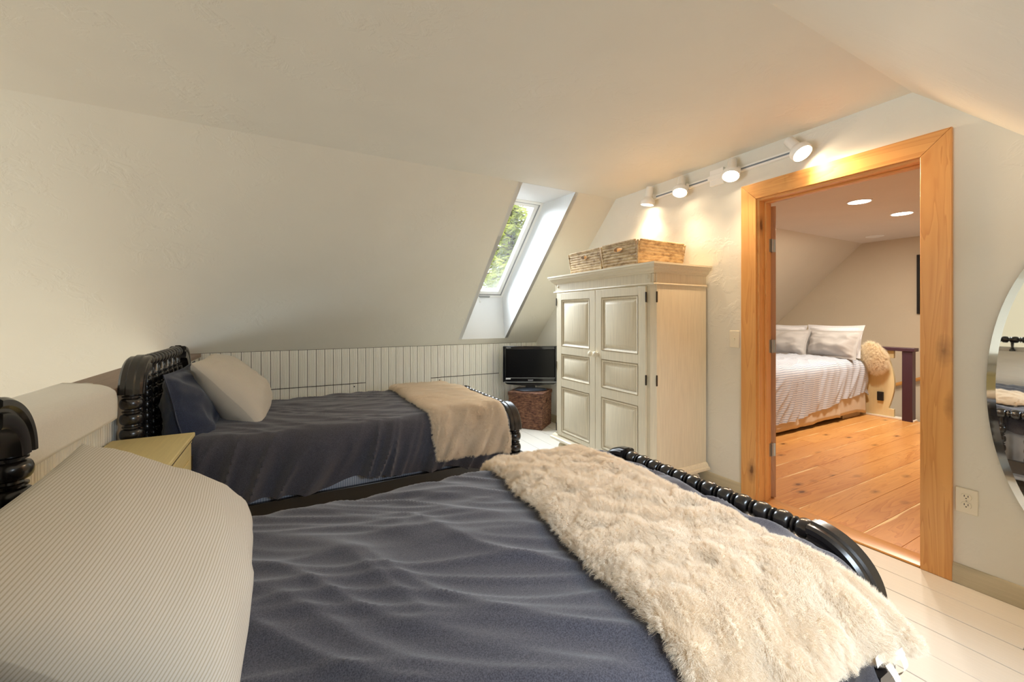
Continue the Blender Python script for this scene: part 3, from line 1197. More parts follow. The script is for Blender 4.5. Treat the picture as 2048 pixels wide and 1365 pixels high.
# ------------------------------------------------------------------ nightstand
ns = empty('nightstand', (-.53, 2.03, 0), 0, 'pale yellow distressed nightstand between the two beds', 'nightstand')
hx_, hy_ = .135, .365
child(ns, MB().box((-hx_ - .01, -hy_ - .01, .692), (hx_ + .012, hy_ + .01, .712)), 'top', 'night', bevel=.004)
child(ns, MB().box((hx_ + .0115, -hy_ - .0105, .6915), (hx_ + .0125, hy_ + .0105, .6945)), 'dark_edge_strip', 'hinge_dark')  # thin dark strip along the lower front edge of the top
child(ns, MB().box((-hx_, -hy_, .08), (hx_ - .016, hy_, .692)), 'body', 'night', bevel=.003)
for sx in (-1, 1):
    for sy in (-1, 1):
        child(ns, MB().lathe([(.001, 0), (.014, 0), (.022, .04), (.024, .08), (.001, .08)], 12, Matrix.Translation((sx * (hx_ - .035), sy * (hy_ - .04), 0))), 'leg', 'night')
for sy in (-1, 1):
    a, b = (sy * .004, sy * (hy_ - .02))
    d = child(ns, MB().box((hx_ - .016, min(a, b), .10), (hx_ + .002, max(a, b), .668)), 'door', 'night', bevel=.003)
    cy = (a + b) / 2
    mb = MB().box((hx_ + .002, cy - .11, .16), (hx_ + .007, cy + .11, .61))
    mb.build('panel', 'night', d, bevel=.004)
    MB().lathe([(.006, 0), (.006, .012), (.013, .018), (.014, .024), (.001, .03)], 14, Matrix.Translation((hx_ + .002, sy * .03, .45)) @ Matrix.Rotation(pi / 2, 4, 'Y')).build('knob', 'hinge_dark', d)
    for z in (.20, .58):
        MB().box((hx_ + .001, sy * (hy_ - .017) - .006, z - .03), (hx_ + .006, sy * (hy_ - .017) + .006, z + .03)).build('hinge', 'hinge_dark', d)
child(ns, MB().box((hx_ - .016, -hy_, .668), (hx_ + .001, hy_, .692)), 'apron', 'night')

# ------------------------------------------------------------------ armoire
AX0, AX1, AYN, AYF = 2.205, 2.755, 2.025, 3.215
arm = empty('armoire', (2.48, 2.62, 0), 0, 'tall cream distressed two-door armoire with crown moulding', 'armoire')
def ap(mb, name, m, par=arm, bevel=.002, angle=30):
    mb.v = [(x - 2.48, y - 2.62, z) for x, y, z in mb.v]
    return mb.build(name, m, par, bevel=bevel, angle=angle)
ZB, ZT = .165, 1.478
def ringmould(prof, y0, y1, x0, x1):
    """moulding swept round front and both sides; prof = (outset, z)"""
    mb = MB()
    n = len(prof)
    def path(o):
        return [(x1, y0 - o), (x0 - o, y0 - o), (x0 - o, y1 + o), (x1, y1 + o)]
    for k in range(4):
        for o, z in prof:
            x, y = path(o)[k]
            mb.v.append((x, y, z))
    for k in range(3):
        for i in range(n):
            j = (i + 1) % n
            mb.f.append((k * n + i, k * n + j, (k + 1) * n + j, (k + 1) * n + i))
    mb.f.append(tuple(range(n)))
    mb.f.append(tuple(range(3 * n, 4 * n))[::-1])
    return mb
# carcass
cb = MB()
c = .03
cb.prism([(AX0 + c, AYN), (AX1, AYN), (AX1, AYF), (AX0 + c, AYF), (AX0, AYF - c), (AX0, AYN + c)], 'z', .13, 1.56)
ap(cb, 'carcass', 'armoire', bevel=0)
ap(ringmould([(0, .165), (.004, .165), (.018, .150), (.022, .138), (.034, .132), (.036, .118), (.030, .112), (0, .112)], AYN, AYF, AX0, AX1), 'base_moulding', 'armoire_h', bevel=0)
ap(MB().box((AX0 + .01, AYN + .01, .112), (AX1, AYF - .01, .131)), 'bottom_board', 'armoire_h')
ap(ringmould([(0, 1.474), (.008, 1.474), (.012, 1.480), (.008, 1.488), (0, 1.488)], AYN, AYF, AX0, AX1), 'bead_moulding', 'armoire_h', bevel=0)
ap(ringmould([(0, 1.555), (.006, 1.555), (.008, 1.562), (.024, 1.572), (.030, 1.588), (.044, 1.596), (.046, 1.612), (.052, 1.614), (.052, 1.626), (0, 1.626)], AYN, AYF, AX0, AX1), 'crown_moulding', 'armoire_h', bevel=0)
ap(MB().box((AX0 + .01, AYN + .01, 1.556), (AX1, AYF - .01, 1.624)), 'top_board', 'armoire_h')
for y in (AYN + .03, AYF - .03):
    mb = MB().lathe([(.012, 0), (.013, .004), (.008, .005), (.007, .008), (.001, .009)], 16, Matrix.Translation((AX0 + .002, y + (.02 if y < 2.6 else -.02), 1.53)) @ Matrix.Rotation(-pi / 2, 4, 'Y'))
    ap(mb, 'rosette', 'armoire', bevel=0)
    ap(MB().lathe([(.010, 1.49), (.013, 1.495), (.010, 1.50), (.010, 1.545), (.013, 1.55), (.010, 1.555)], 12, Matrix.Translation((AX0 + .012, y + (-.018 if y < 2.6 else .018), 0))), 'corner_turning', 'armoire', bevel=0)
for x in (AX0 + .05, AX1 - .07):
    for y in (AYN + .06, AYF - .06):
        ap(MB().lathe([(.001, 0), (.030, 0), (.040, .015), (.046, .04), (.043, .062), (.030, .076), (.030, .084), (.044, .092), (.046, .112), (.001, .112)], 20, Matrix.Translation((x, y, 0))), 'bun_foot', 'armoire', bevel=0)
def add_door(y0, y1, knob_y, hinge_y):
    xf = AX0 - .016
    d = ap(MB().box((AX0 - .001, y0, ZB + .004), (xf + .010, y1, ZT - .010)), 'door', 'armoire')
    st = .072
    zs_ = [(.205, .615), (.690, .915), (.985, 1.405)]
    # stiles and rails stand proud of the sunk field, with raised panels inside
    mb = MB()
    mb.box((xf, y0, ZB + .004), (xf + .012, y0 + st, ZT - .010))
    mb.box((xf, y1 - st, ZB + .004), (xf + .012, y1, ZT - .010))
    edges = [ZB + .004] + [q for z in zs_ for q in z] + [ZT - .010]
    for a, b in zip(edges[::2], edges[1::2]):
        mb.box((xf, y0 + st, a), (xf + .012, y1 - st, b))
    mb.v = [(x - 2.48, y - 2.62, z) for x, y, z in mb.v]
    mb.build('stile_and_rails', 'armoire', d, bevel=.002)
    for a, b in zs_:
        mb = MB()
        ya, yb2 = y0 + st + .001, y1 - st - .001
        a += .001; b -= .001
        # stepped raised panel: rim mould, groove, field
        steps = [(0, .0), (.004, .001), (.012, .006), (.018, .008), (.022, .012), (.030, .012), (.052, .003), (.056, .002)]
        vs = []
        for ins, dep in steps:
            vs.append([(xf + dep - .001, ya + ins, a + ins), (xf + dep - .001, yb2 - ins, a + ins), (xf + dep - .001, yb2 - ins, b - ins), (xf + dep - .001, ya + ins, b - ins)])
        flat = [p for r_ in vs for p in r_]
        fs = []
        for i in range(len(vs) - 1):
            for k_ in range(4):
                k2 = (k_ + 1) % 4
                fs.append((i * 4 + k_, i * 4 + k2, (i + 1) * 4 + k2, (i + 1) * 4 + k_))
        l_ = (len(vs) - 1) * 4
        fs.append((l_, l_ + 1, l_ + 2, l_ + 3))
        mb.add([(x - 2.48, y - 2.62, z) for x, y, z in flat], fs)
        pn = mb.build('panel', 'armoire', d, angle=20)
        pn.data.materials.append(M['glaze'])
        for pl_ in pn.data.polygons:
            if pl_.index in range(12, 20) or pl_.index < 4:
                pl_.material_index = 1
    k = MB().lathe([(.014, 0), (.012, .006), (.009, .014), (.018, .020), (.023, .028), (.020, .037), (.010, .042), (.001, .043)], 18,
                   Matrix.Translation((xf - 2.48, knob_y - 2.62, .952)) @ Matrix.Rotation(-pi / 2, 4, 'Y'))
    k.build('knob', 'armoire', d)
    for z in (.235, .81, 1.39):
        MB().box((xf - .004 - 2.48, hinge_y - .0045 - 2.62, z - .035), (xf + .004 - 2.48, hinge_y + .0045 - 2.62, z + .035)).build('hinge', 'hinge_dark', d)
YM = 2.62
add_door(2.083, YM - .002, YM - .030, 2.079)
add_door(YM + .002, 3.165, YM + .030, 3.169)
for z in (.81, 1.39):
    ap(MB().box((AX0 + .022, AYN + .0005, z - .038), (AX0 + .036, AYN - .004, z + .038)), 'side_hinge', 'hinge_dark')


# ------------------------------------------------------------------ woven baskets
def woven_wall(p0, p1, h, rows, cols, amp, inset, hole=None, outer_only=False):
    """displaced wall between two base corners; hole = (u0,u1,v0,v1)"""
    p0, p1 = Vector(p0), Vector(p1)
    d = (p1 - p0)
    L_ = d.length
    d.normalize()
    nrm = Vector((d.y, -d.x, 0))
    mb = MB()
    su, sv = cols * 3, rows * 4
    def fn(u, v, inner=0):
        r = v * rows
        row = int(min(r, rows - 1e-4))
        fr = r - row
        cpos = u * cols + (.5 if row % 2 else 0)
        bump = abs(sin(pi * fr)) ** .7 * (.55 + .45 * abs(sin(pi * cpos))) + .25 * N(u * cols * 1.3, r * .9, row)
        off = amp * bump - inset * v * -1
        p = p0 + d * (L_ * u) + Vector((0, 0, h * v)) + nrm * (off if not inner else -.008)
        return p
    for inner in ((0,) if outer_only else (0, 1)):
        a, b = (su, sv) if not inner else (24, 12)
        o = len(mb.v)
        for i in range(a + 1):
            for j in range(b + 1):
                mb.v.append(tuple(fn(i / a, j / b, inner)))
        for i in range(a):
            for j in range(b):
                if hole and hole[0] < (i + .5) / a < hole[1] and hole[2] < (j + .5) / b < hole[3]:
                    continue
                q = o + i * (b + 1) + j
                mb.f.append((q, q + b + 1, q + b + 2, q + 1) if not inner else (q, q + 1, q + b + 2, q + b + 1))
    return mb


def basket(name, center, ux, lx, ly, h, rows, cpm, amp, mat, label, flare=.015, hole_side=0, lid=False, hole=None):
    root = empty(name, center, 0, label, 'basket')
    ux = Vector((ux[0], ux[1], 0)).normalized()
    uy = Vector((-ux.y, ux.x, 0))
    cs = [(-lx / 2, -ly / 2), (lx / 2, -ly / 2), (lx / 2, ly / 2), (-lx / 2, ly / 2)]
    P = [ux * a + uy * b for a, b in cs]
    for k in range(4):
        a, b = P[k], P[(k + 1) % 4]
        cols = max(4, int((b - a).length * cpm))
        w = woven_wall(a, b, h, rows, cols, amp, flare, hole if (hole and k == hole_side) else None)
        child(root, w, 'woven_side', mat, angle=80)
        tdir = (b - a).normalized()
        nr = Vector((tdir.y, -tdir.x, 0))
        if not lid:
            # plaited rim
            pts, rad = [], []
            n = cols * 3
            for i in range(n + 1):
                p = a + (b - a) * (i / n) + nr * (flare + amp * .4) + Vector((0, 0, h))
                pts.append(p)
                rad.append(amp * (.8 + .35 * abs(sin(i * pi / 3))))
            child(root, MB().tube(pts, rad, 8), 'rim', mat, angle=80)
        # corner plait
        pts = [a + (ux * (a.dot(ux) / abs(a.dot(ux))) + uy * (a.dot(uy) / abs(a.dot(uy)))) * flare * t_ + Vector((0, 0, h * t_)) for t_ in [i / (rows * 3) for i in range(rows * 3 + 1)]]
        child(root, MB().tube(pts, [amp * (.75 + .4 * abs(sin(i * pi / 3))) for i in range(len(pts))], 8), 'corner_plait', mat, angle=80)
        if hole and k == hole_side:
            L_ = (b - a).length
            cu, cv = (hole[0] + hole[1]) / 2, (hole[2] + hole[3]) / 2
            ru, rv = (hole[1] - hole[0]) / 2 * L_, (hole[3] - hole[2]) / 2 * h
            pts = []
            for i in range(25):
                an = 2 * pi * i / 24
                pts.append(a + tdir * (cu * L_ + ru * cos(an) * 1.02) + Vector((0, 0, cv * h + rv * sin(an) * 1.05)) + nr * (flare * cv + amp * .5))
            child(root, MB().tube(pts, amp * .75, 8), 'handle', mat, angle=80)
    fl = [(p.x, p.y) for p in P]
    child(root, MB().prism(fl, 'z', .001, .012), 'bottom', mat)
    if lid:
        lo = lx / 2 + .012, ly / 2 + .012
        LP = [ux * (sx * lo[0]) + uy * (sy * lo[1]) for sx, sy in ((-1, -1), (1, -1), (1, 1), (-1, 1))]
        mb = MB().prism([(p.x, p.y) for p in LP], 'z', h + .001, h + .014)
        lidp = child(root, mb, 'lid', mat)
        for k in range(4):
            w = woven_wall(LP[k] + Vector((0, 0, h - .028)), LP[(k + 1) % 4] + Vector((0, 0, h - .028)), .042, 3, int(lx * cpm), amp, 0)
            w.build('lid_edge', mat, lidp, angle=80)
    return root


basket('wicker_basket', (2.42, 2.815, 1.6265), (0, -1), .40, .34, .185, 9, 48, .0065, 'weave_grey',
       'smaller square seagrass basket on the armoire, left one', .02, 0, False, (.40, .60, .62, .84))
basket('wicker_basket', (2.465, 2.38, 1.6265), (0, -1), .36, .46, .185, 8, 36, .0085, 'weave_grey',
       'larger long seagrass basket on the armoire, right one', .02, 0, False, (.36, .62, .64, .86))

# hamper below the television
e1, e2 = Vector((-.634, .774, 0)), Vector((.774, .634, 0))
hc = Vector((2.452, 3.825, 0)) + e1 * .20 + e2 * .175
basket('wicker_hamper', (hc.x, hc.y, 0), (-e1.x, -e1.y), .385, .335, .392, 17, 60, .0055, 'weave_brown',
       'dark brown lidded wicker hamper on the floor under the television', .004, 1, True, (.38, .58, .72, .85))

# ------------------------------------------------------------------ television
fwd = Vector((cos(radians(61.522)), sin(radians(61.522)), 0))
rgt = Vector((fwd.y, -fwd.x, 0))
tvr = empty('television', (hc.x, hc.y, .408), 0, 'small black flat television standing on the wicker hamper', 'television')
def tvp(mb, name, m, par=tvr, bevel=.003):
    mb.v = [tuple(rgt * x + fwd * y + Vector((0, 0, z))) for x, y, z in mb.v]   # x right, y away from the viewer
    return mb.build(name, m, par, bevel=bevel)
TW, Z0, Z1 = .317, .092, .508
bz = MB()
ring(bz, -TW, TW, 0, 1, .01, 0, 1) if False else None
bz.box((-TW, -.035, Z0), (-TW + .036, .01, Z1)); bz.box((TW - .036, -.035, Z0), (TW, .01, Z1))
bz.box((-TW + .036, -.035, Z1 - .040), (TW - .036, .01, Z1)); bz.box((-TW + .036, -.035, Z0), (TW - .036, .01, Z0 + .052))
tvp(bz, 'bezel', 'tv', bevel=.006)
tvp(MB().box((-TW + .036, -.024, Z0 + .052), (TW - .036, .0, Z1 - .040)), 'screen', 'tv_screen')
tvp(MB().box((-TW + .02, .01, Z0 + .01), (TW - .02, .055, Z1 - .02)), 'back_shell', 'tv', bevel=.02)
tvp(MB().prism([(-TW + .01, Z0), (TW - .01, Z0), (TW - .05, Z0 - .022), (.10, Z0 - .038), (-.10, Z0 - .038), (-TW + .05, Z0 - .022)], 'y', -.033, .02), 'speaker_lip', 'tv')
tvp(MB().box((-TW + .012, -.0375, Z0 + .002), (TW - .012, -.034, Z0 + .006)), 'silver_line', 'silver', bevel=0)
tvp(MB().box((-TW + .036, -.036, Z0 + .050), (TW - .036, -.0345, Z0 + .0525)), 'silver_line', 'silver', bevel=0)
tvp(MB().box((-TW + .034, -.0362, Z0 + .034), (-TW + .088, -.035, Z0 + .049)), 'sticker', 'silver', bevel=0)
tvp(MB().box((-.055, -.01, .012), (.055, .03, Z0 - .02)), 'neck', 'tv', bevel=.004)
st_ = MB().lathe([(.001, .001), (.185, .001), (.19, .008), (.17, .018), (.06, .028), (.001, .03)], 36)
st_.v = [(x, y * .62, z) for x, y, z in st_.v]
tvp(st_, 'stand_base', 'tv_base', bevel=0)
def tv_text(body, size, x, z, name):
    cu = bpy.data.curves.new(name, 'FONT')
    cu.body = body
    cu.size = size
    cu.extrude = .0004
    cu.align_x = 'LEFT'
    cu.materials.append(M['silver'])
    tmp = bpy.data.objects.new(name, cu)
    me = bpy.data.meshes.new_from_object(tmp)
    bpy.data.objects.remove(tmp)
    o = bpy.data.objects.new(name, me)
    COL.objects.link(o)
    o.parent = tvr
    m4 = Matrix.Identity(4)
    m4.col[0][:3] = rgt; m4.col[1][:3] = (0, 0, 1); m4.col[2][:3] = -fwd
    m4.translation = rgt * x - fwd * .0366 + Vector((0, 0, z))
    o.matrix_local = m4
tv_text('SHARP', .020, -.028, Z0 + .019, 'logo_lettering')
tv_text('AQUOS', .016, -TW + .035, Z1 - .024, 'logo_lettering')

# ------------------------------------------------------------------ track light on the door wall
trk = empty('track_light', (XD, 1.94, 2.275), 0, 'white four-head track light on the wall above the door', 'lamp')
TZ = 2.277
def tp(mb, name, m, par=trk, bevel=.0015):
    mb.v = [(x - XD, y - 1.94, z - 2.275) for x, y, z in mb.v]
    return mb.build(name, m, par, bevel=bevel, angle=40)
tp(MB().box((XD - .020, 1.325, TZ - .0175), (XD, 2.56, TZ + .0175)), 'track_rail', 'white_plastic')
tp(MB().box((XD - .0206, 1.345, TZ - .0055), (XD - .0195, 2.54, TZ + .0055)), 'track_slot', 'grey_track', bevel=0)
tp(MB().box((XD - .024, 1.885, TZ - .058), (XD - .001, 1.995, TZ + .058)), 'canopy_plate', 'white_plastic', bevel=.003)
tp(MB().box((XD - .028, 1.875, TZ - .02), (XD - .0, 2.01, TZ + .02)), 'feed_box', 'white_plastic', bevel=.003)
heads = [  # y on track, direction of the beam
    (2.535, (-.06, .16, -1.0)),
    (2.205, (-.40, -.18, -.92)),
    (1.785, (-.44, -.20, -.90)),
    (1.375, (-.14, -.60, -.78)),
]
WARM = (1.0, .71, .43)
for i, (y, d) in enumerate(heads):
    d = Vector(d).normalized()
    piv = Vector((XD - .078, y, TZ + .002))
    q = d.to_track_quat('-Z', 'Y').to_matrix().to_4x4()
    T = Matrix.Translation(piv) @ q
    # local -z is the beam: rear cylinder above, flared bell below
    pr = [(.001, .078), (.026, .078), (.029, .074), (.030, .0), (.031, -.006), (.045, -.022), (.056, -.034), (.058, -.044), (.055, -.070), (.052, -.072), (.050, -.060), (.040, -.046), (.001, -.044)]
    sh = tp(MB().lathe(pr, 28, T), 'lamp_head', 'white_plastic', bevel=0)
    sh.data.set_sharp_from_angle(angle=radians(50))
    bl = MB().lathe([(.047, -.064), (.040, -.068), (.02, -.071), (.001, -.072), ], 24, T)
    bl.v = [(x - XD, y_ - 1.94, z - 2.275) for x, y_, z in bl.v]
    bl.build('bulb', 'bulb', sh)
    arm_ = MB().box((XD - .05, y - .030, TZ - .016), (XD - .019, y - .008 + .02, TZ + .016))
    arm_.tube([(XD - .03, y, TZ), (XD - .055, y, TZ + .001), (XD - .078, y, TZ + .002)], .008, 8)
    tp(arm_, 'bracket', 'white_plastic')
    ld = bpy.data.lights.new('track_bulb_light', 'SPOT')
    ld.energy = [16, 29, 36, 40][i]
    ld.color = WARM
    ld.spot_size = radians(120)
    ld.spot_blend = 1.0
    ld.shadow_soft_size = .04
    lo = bpy.data.objects.new('track_bulb_light', ld)
    COL.objects.link(lo)
    lo.location = piv + d * .085
    lo.rotation_euler = d.to_track_quat('-Z', 'Y').to_euler()

# ------------------------------------------------------------------ switch, outlet, mirror
sw = empty('light_switch', (XD, 1.813, 1.094), 0, 'almond single light switch plate left of the door', 'switch')
child(sw, MB().box((-.006, -.036, -.060), (0, .036, .060)), 'wall_plate', 'almond', bevel=.003)
child(sw, MB().box((-.0075, -.006, -.013), (-.005, .006, .013)), 'toggle_surround', 'almond')
child(sw, MB().prism([(-.007, -.009), (-.007, .006), (-.018, .011), (-.019, .004)], 'y', -.004, .004), 'toggle', 'almond')
for z in (-.032, .032):
    child(sw, MB().lathe([(.003, .0), (.003, .0014), (.001, .002)], 8, Matrix.Translation((-.006, 0, z)) @ Matrix.Rotation(-pi / 2, 4, 'Y')), 'screw', 'almond')
ou = empty('wall_outlet', (XD, .678, .394), 0, 'almond double wall outlet right of the door near the floor', 'outlet')
child(ou, MB().box((-.006, -.037, -.058), (0, .037, .058)), 'wall_plate', 'almond', bevel=.003)
for z in (-.0195, .0195):
    mb = MB().lathe([(.001, .003), (.0165, .003), (.0175, 0)], 24, Matrix.Translation((-.006, 0, z)) @ Matrix.Rotation(-pi / 2, 4, 'Y'))
    mb.v = [(x, y, z + max(-.0135, min(.0135, zz - z))) for x, y, zz in mb.v]
    r_ = child(ou, mb, 'receptacle', 'almond')
    for dy in (-.0062, .0062):
        MB().box((-.0098, dy - .0011, z - .001), (-.0088, dy + .0011, z + .008)).build('slot', 'slot', r_)
    MB().lathe([(.0025, 0), (.0025, .0008), (.001, .0009)], 8, Matrix.Translation((-.009, 0, z - .007)) @ Matrix.Rotation(-pi / 2, 4, 'Y')).build('slot', 'slot', r_)
child(ou, MB().lathe([(.003, .0), (.003, .0014), (.001, .002)], 8, Matrix.Translation((-.006, 0, 0)) @ Matrix.Rotation(-pi / 2, 4, 'Y')), 'screw', 'steel')

mi = empty('oval_mirror', (XD, .283, .94), 0, 'tall oval frameless wall mirror right of the doorway', 'mirror')
A_, B_ = .33, .70
def oval(mb, x, a, b, n=96):
    o = len(mb.v)
    mb.v += [(x, a * cos(2 * pi * i / n), b * sin(2 * pi * i / n)) for i in range(n)]
    return o
n = 96
mb = MB(); o0 = oval(mb, -.020, A_ - .028, B_ - .028); mb.f.append(tuple(range(n)))
child(mi, mb, 'glass_face', 'mirror')
mb = MB(); a0 = oval(mb, -.020, A_ - .028, B_ - .028); b0 = oval(mb, -.0165, A_, B_)
for i in range(n):
    j = (i + 1) % n
    mb.f.append((a0 + i, a0 + j, b0 + j, b0 + i))
child(mi, mb, 'bevel', 'mirror_bevel')
mb = MB(); a0 = oval(mb, -.0164, A_, B_); b0 = oval(mb, -.001, A_ - .004, B_ - .004)
for i in range(n):
    j = (i + 1) % n
    mb.f.append((a0 + i, a0 + j, b0 + j, b0 + i))
mb.f.append(tuple(range(b0, b0 + n)))
child(mi, mb, 'backing', 'slot')

# ------------------------------------------------------------------ hall: recessed lights
for i, (x, y, lit) in enumerate(((4.935, 1.935, 1), (5.91, 1.935, 1), (7.25, 2.665, 0))):
    r = empty('recessed_light', (x, y, ZC), 0,
              ['lit round recessed ceiling light in the hall, nearer to the door', 'lit round recessed ceiling light in the hall, the further one',
               'unlit round ceiling light at the end of the hall'][i], 'ceiling light')
    child(r, MB().lathe([(.100, 0), (.102, -.004), (.090, -.008), (.086, -.004), (.086, 0)], 32), 'trim_ring', 'white_plastic')
    child(r, MB().lathe([(.086, -.002), (.086, -.005), (.001, -.006)], 32), 'lens', 'led' if lit else 'led_dim')
    if lit:
        ld = bpy.data.lights.new('recessed_lamp', 'AREA')
        ld.shape = 'DISK'
        ld.size = .16
        ld.energy = 27
        ld.color = (1.0, .90, .76)
        lo = bpy.data.objects.new('recessed_lamp', ld)
        COL.objects.link(lo)
        lo.location = (x, y, ZC - .012)

# ------------------------------------------------------------------ hall: day bed with linens
HB = BedShape(2.455, 3.85, 4.30, 6.47, .715, .11, lambda x: .30 + .03 * N(x * 3, 1, 4) + .17 * max(0, min(1, (6.4 - x) / 1.6)), .3, 61, .020, .014, radians(20))
hb = empty('hall_bed', (5.5, 3.15, 0), 0, 'double bed on castors in the hall seen through the doorway', 'bed')
def hp(mb, name, m, par=hb, bevel=.003):
    mb.v = [(x - 5.5, y - 3.15, z) for x, y, z in mb.v]
    return mb.build(name, m, par, bevel=bevel)
hp(MB().box((4.33, 2.50, .16), (6.44, 3.80, .22)), 'base_frame', 'rubber')
hp(MB().box((4.33, 2.49, .22), (6.44, 3.81, .40)), 'box_spring', 'skirt', bevel=.02)
hp(MB().box((4.33, 2.49, .40), (6.44, 3.81, .66)), 'mattress', 'hall_pillow', bevel=.04)
for x, y in ((4.86, 2.545), (6.25, 2.56), (4.86, 3.7), (6.25, 3.7)):
    c_ = hp(MB().lathe([(.001, -.011), (.026, -.011), (.028, -.006), (.028, .006), (.026, .011), (.001, .011)], 18, Matrix.Translation((x, y, .0285)) @ Matrix.Rotation(pi / 2, 4, 'X')), 'castor', 'rubber')
    mbx = MB().box((x - .010, y - .020, .03), (x + .010, y - .014, .10)).box((x - .012, y - .02, .075), (x + .012, y + .02, .16))
    mbx.v = [(a - 5.5, b - 3.15, c0) for a, b, c0 in mbx.v]
    mbx.build('castor_fork', 'steel', c_)
def skirt(u, v):
    x = lerp(4.31, 6.45, u)
    zt_, zb_ = .42, .045 + .015 * N(x * 2.5, 0, 5) + .035 * max(0, (x - 5.2)) / 1.2 - .05 * max(0, (x - 6.2)) / .25
    pl = .012 * N(x * 9, v, 3) * v + .02 * math.exp(-((x - 5.75) / .03) ** 2) * v
    return (x, 2.475 - pl - .01 * v, lerp(zt_, zb_, v))
o = MB().grid(120, 10, skirt).build('bed_skirt', 'skirt', angle=80)
sd = o.modifiers.new('thickness', 'SOLIDIFY'); sd.thickness = .004
tag(o, 'beige cotton bed skirt hanging round the hall bed', 'bed skirt')
o = HB.build('duvet', 'hall_duvet', 130, 110).build('duvet', 'hall_duvet', angle=70)
uvl = o.data.uv_layers.new(name='cloth')
for lp in o.data.loops:      # v = distance round the bed, so the printed stripes run along it
    i_, j_ = divmod(lp.vertex_index, 110)
    if i_ < 130:
        xx_ = 4.30 + (6.47 - 4.30) * i_ / 129
        h_ = HB.hem_near(xx_)
        uvl.data[lp.index].uv = (xx_, -h_ + (HB.S + h_ + .3) * j_ / 109)
tag(o, 'white duvet with thin blue stripes on the hall bed', 'duvet')
hpil = [
    ('hall_pillow', .62, .40, .22, (6.22, 2.74, .90), (.05, 1, 0), (.42, .0, .9), 'pale grey flanged pillow at the right in front of the hall bed pillows'),
    ('hall_pillow', .62, .40, .20, (6.18, 3.30, .90), (-.05, 1, 0), (.42, 0, .9), 'pale grey flanged pillow at the left in front of the hall bed pillows'),
    ('hall_pillow_w', .66, .44, .18, (6.40, 2.80, .935), (0, 1, 0.0), (.3, 0, 1), 'white pillow behind the right grey pillow on the hall bed'),
    ('hall_pillow_w', .66, .44, .18, (6.36, 3.45, .935), (0, 1, .04), (.3, 0, 1), 'white pillow behind the left grey pillow on the hall bed'),
]
for i, (mt, L_, H_, T_, c_, u_, v_, lab) in enumerate(hpil):
    p = make_pillow('pillow', mt, L_, H_, T_, c_, u_, v_, 70 + i, .016, .07, .15, flange=.04, n=36)
    tag(p, lab, 'pillow')

# sheepskin hung over the panel corner beside the bed
def skin(u, v):
    a, b = u * 2 * pi, v * pi
    r = 1 + .18 * N(cos(a) * 1.5, sin(a) * 1.5, v * 2) + .16 * N(cos(a) * 5, sin(a) * 5, v * 9)
    return (.06 * r * sin(b) * cos(a), .098 * r * sin(b) * sin(a), .165 * r * cos(b))
mb = MB().grid(60, 44, skin)
mbm = Matrix.Translation((6.44, 2.37, .74)) @ Matrix.Rotation(radians(-14), 4, 'X')
mb.v = [tuple(mbm @ Vector(p)) for p in mb.v]
o = mb.build('sheepskin', 'fur_skin', angle=80)
o.data.materials.append(M['sheep_hair'])
hair(o, 1300, .05, 2, 16, 4, rough=.015, clump=.9)
st_ = o.modifiers[0].particle_system.settings
st_.kink = 'CURL'
st_.kink_amplitude = .006
st_.kink_frequency = 3
tag(o, 'curly cream sheepskin draped at the corner of the hall bed', 'sheepskin')

# stair railing of the hall
rl = empty('stair_railing', (6.56, 2.2, .0), 0, 'aubergine stair railing with a pale yellow cut-out panel in the hall', 'railing')
def rp(mb, name, m, bevel=.004):
    mb.v = [(x - 6.56, y - 2.2, z) for x, y, z in mb.v]
    return mb.build(name, m, rl, bevel=bevel)
rp(MB().box((6.505, 2.035, -.12), (6.605, 2.130, .838)), 'newel_post', 'purple')
rp(MB().box((6.49, 2.012, .838), (6.62, 4.35, .880)), 'top_rail', 'purple')
def pan(yc, w):
    pts = []
    half = []
    half += [(w, .022), (w, .115), (w - .045, .118)]
    for i in range(13):
        a = i / 12
        half.append((w - .05 + .055 * sin(pi * a), .125 + (.61) * a))
    half += [(w - .045, .742), (w, .745), (w, .836)]
    pts = [(yc - h, z) for h, z in half] + [(yc + h, z) for h, z in reversed(half)]
    return pts
rp(MB().prism(pan(2.42, .205), 'x', 6.535, 6.575), 'cut_out_panel', 'cream_panel', bevel=.002)
rp(MB().prism(pan(2.95, .205), 'x', 6.535, 6.575), 'cut_out_panel', 'cream_panel', bevel=.002)
rp(MB().prism(pan(3.48, .205), 'x', 6.535, 6.575), 'cut_out_panel', 'cream_panel', bevel=.002)
wo = empty('wall_outlet', (6.533, 2.34, .26), 0, 'black outlet box on the yellow panel beside the hall bed', 'outlet')
child(wo, MB().box((-.03, -.03, -.055), (0, .03, .055)), 'housing', 'rubber', bevel=.004)
child(wo, MB().box((-.033, -.018, -.035), (-.03, .018, .035)), 'receptacle', 'slot')
o = MB().box((5.95, 2.50, .001), (6.40, 2.95, .085)).build('storage_box', 'box', bevel=.004)
tag(o, 'low tan storage box on the floor under the hall bed', 'box')
hr = empty('stair_handrail', (XH, 2.2, .35), 0, 'wooden stair handrail on the hall end wall', 'handrail')
ya, za = 2.65, 1.25 - (797 - 634.66) / 824.73 * 7.05
mb = MB().tube([(-.06, -.9, .50), (-.06, -.45, .30), (-.06, 0.0, .10), (-.06, .45, -.10), (-.06, 1.2, -.44)], .025, 12)
child(hr, mb, 'rail', 'rail_wood', angle=60)
for y, z in ((-.4, .278), (.5, -.122)):
    child(hr, MB().tube([(0, y, z - .06), (-.04, y, z - .05), (-.06, y, z - .02)], .008), 'bracket', 'steel')
pf = empty('framed_picture', (XH, 2.08, 1.71), 0, 'tall black framed dark green picture on the hall end wall', 'picture')
mb = MB()
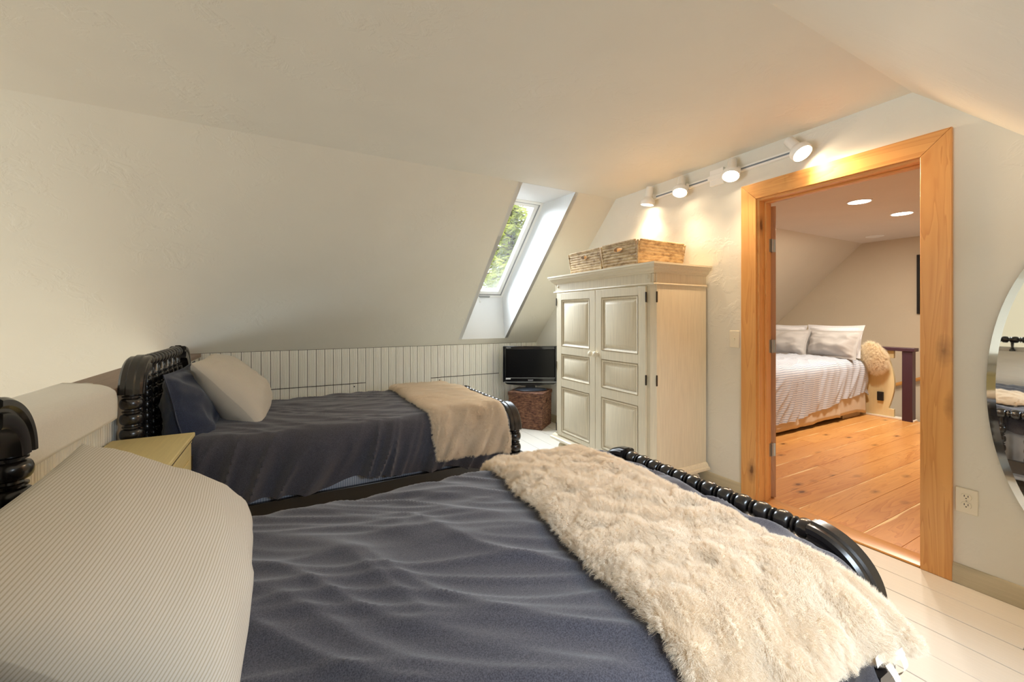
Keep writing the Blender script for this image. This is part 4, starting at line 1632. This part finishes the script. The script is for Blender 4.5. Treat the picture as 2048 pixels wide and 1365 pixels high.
mb.box((-.03, -.30, -.415), (0, -.27, .415)); mb.box((-.03, .27, -.415), (0, .30, .415)); mb.box((-.03, -.27, -.415), (0, .27, -.385)); mb.box((-.03, -.27, .385), (0, .27, .415))
child(pf, mb, 'frame', 'frame_black', bevel=.003)
child(pf, MB().box((-.012, -.27, -.385), (-.004, .27, .385)), 'picture_print', 'art')

# ------------------------------------------------------------------ trees outside the skylight
def tree(x, y, h, base, crown_r, seed, label, nleaf=5600):
    rr = random.Random(seed)
    r = empty('pine_tree', (x, y, base), 0, label, 'tree', None)
    pts = [(.05 * sin(i * 1.3 + seed), .05 * cos(i * 1.7 + seed), h * i / 8) for i in range(9)]
    child(r, MB().tube(pts, [.16 * (1 - i / 9.5) + .02 for i in range(9)], 8), 'trunk', 'bark')
    br, lf_ = MB(), MB()
    for k in range(70):
        z = h * rr.uniform(.25, .97)
        a = rr.uniform(0, 2 * pi)
        ln = crown_r * (1.1 - z / h) * rr.uniform(.6, 1.1) + .3
        tip = Vector((cos(a) * ln, sin(a) * ln, z - ln * rr.uniform(-.1, .35)))
        br.tube([(0, 0, z), (tip.x * .5, tip.y * .5, (z + tip.z) / 2 + .08), tip], [.03, .018, .006], 5)
        for q in range(nleaf // 70):
            t_ = rr.uniform(.25, 1.05)
            c0 = Vector((tip.x * t_, tip.y * t_, lerp(z, tip.z, t_))) + Vector((rr.gauss(0, .10), rr.gauss(0, .10), rr.gauss(-.04, .08)))
            d = Vector((rr.gauss(0, 1), rr.gauss(0, 1), rr.gauss(-.3, .6))).normalized() * rr.uniform(.06, .14)
            s_ = d.orthogonal().normalized() * rr.uniform(.012, .03)
            lf_.add([c0 - d, c0 + s_, c0 + d, c0 - s_], [(0, 1, 2, 3)])
    child(r, br, 'branches', 'bark')
    o = child(r, lf_, 'needles', 'leaf')
    o['kind'] = 'stuff'
    return r
labs = ['slender pine tree outside the skylight, middle of the pane', 'tall pine tree outside the skylight, left of the slender one', 'bushy pine tree seen low through the skylight',
        'far pine tree outside the skylight, behind the slender one', 'leaning pine tree at the right edge of the skylight pane']
for i, (x, y, h, rad) in enumerate(((5.0, 9.6, 8.0, 1.2), (5.2, 13.6, 11.5, 1.2), (4.05, 7.5, 6.4, .75), (7.6, 15.6, 12.0, 1.6), (6.9, 12.4, 10.5, 1.1))):
    tree(x, y, h, -2.4, rad, 5 + i, labs[i])
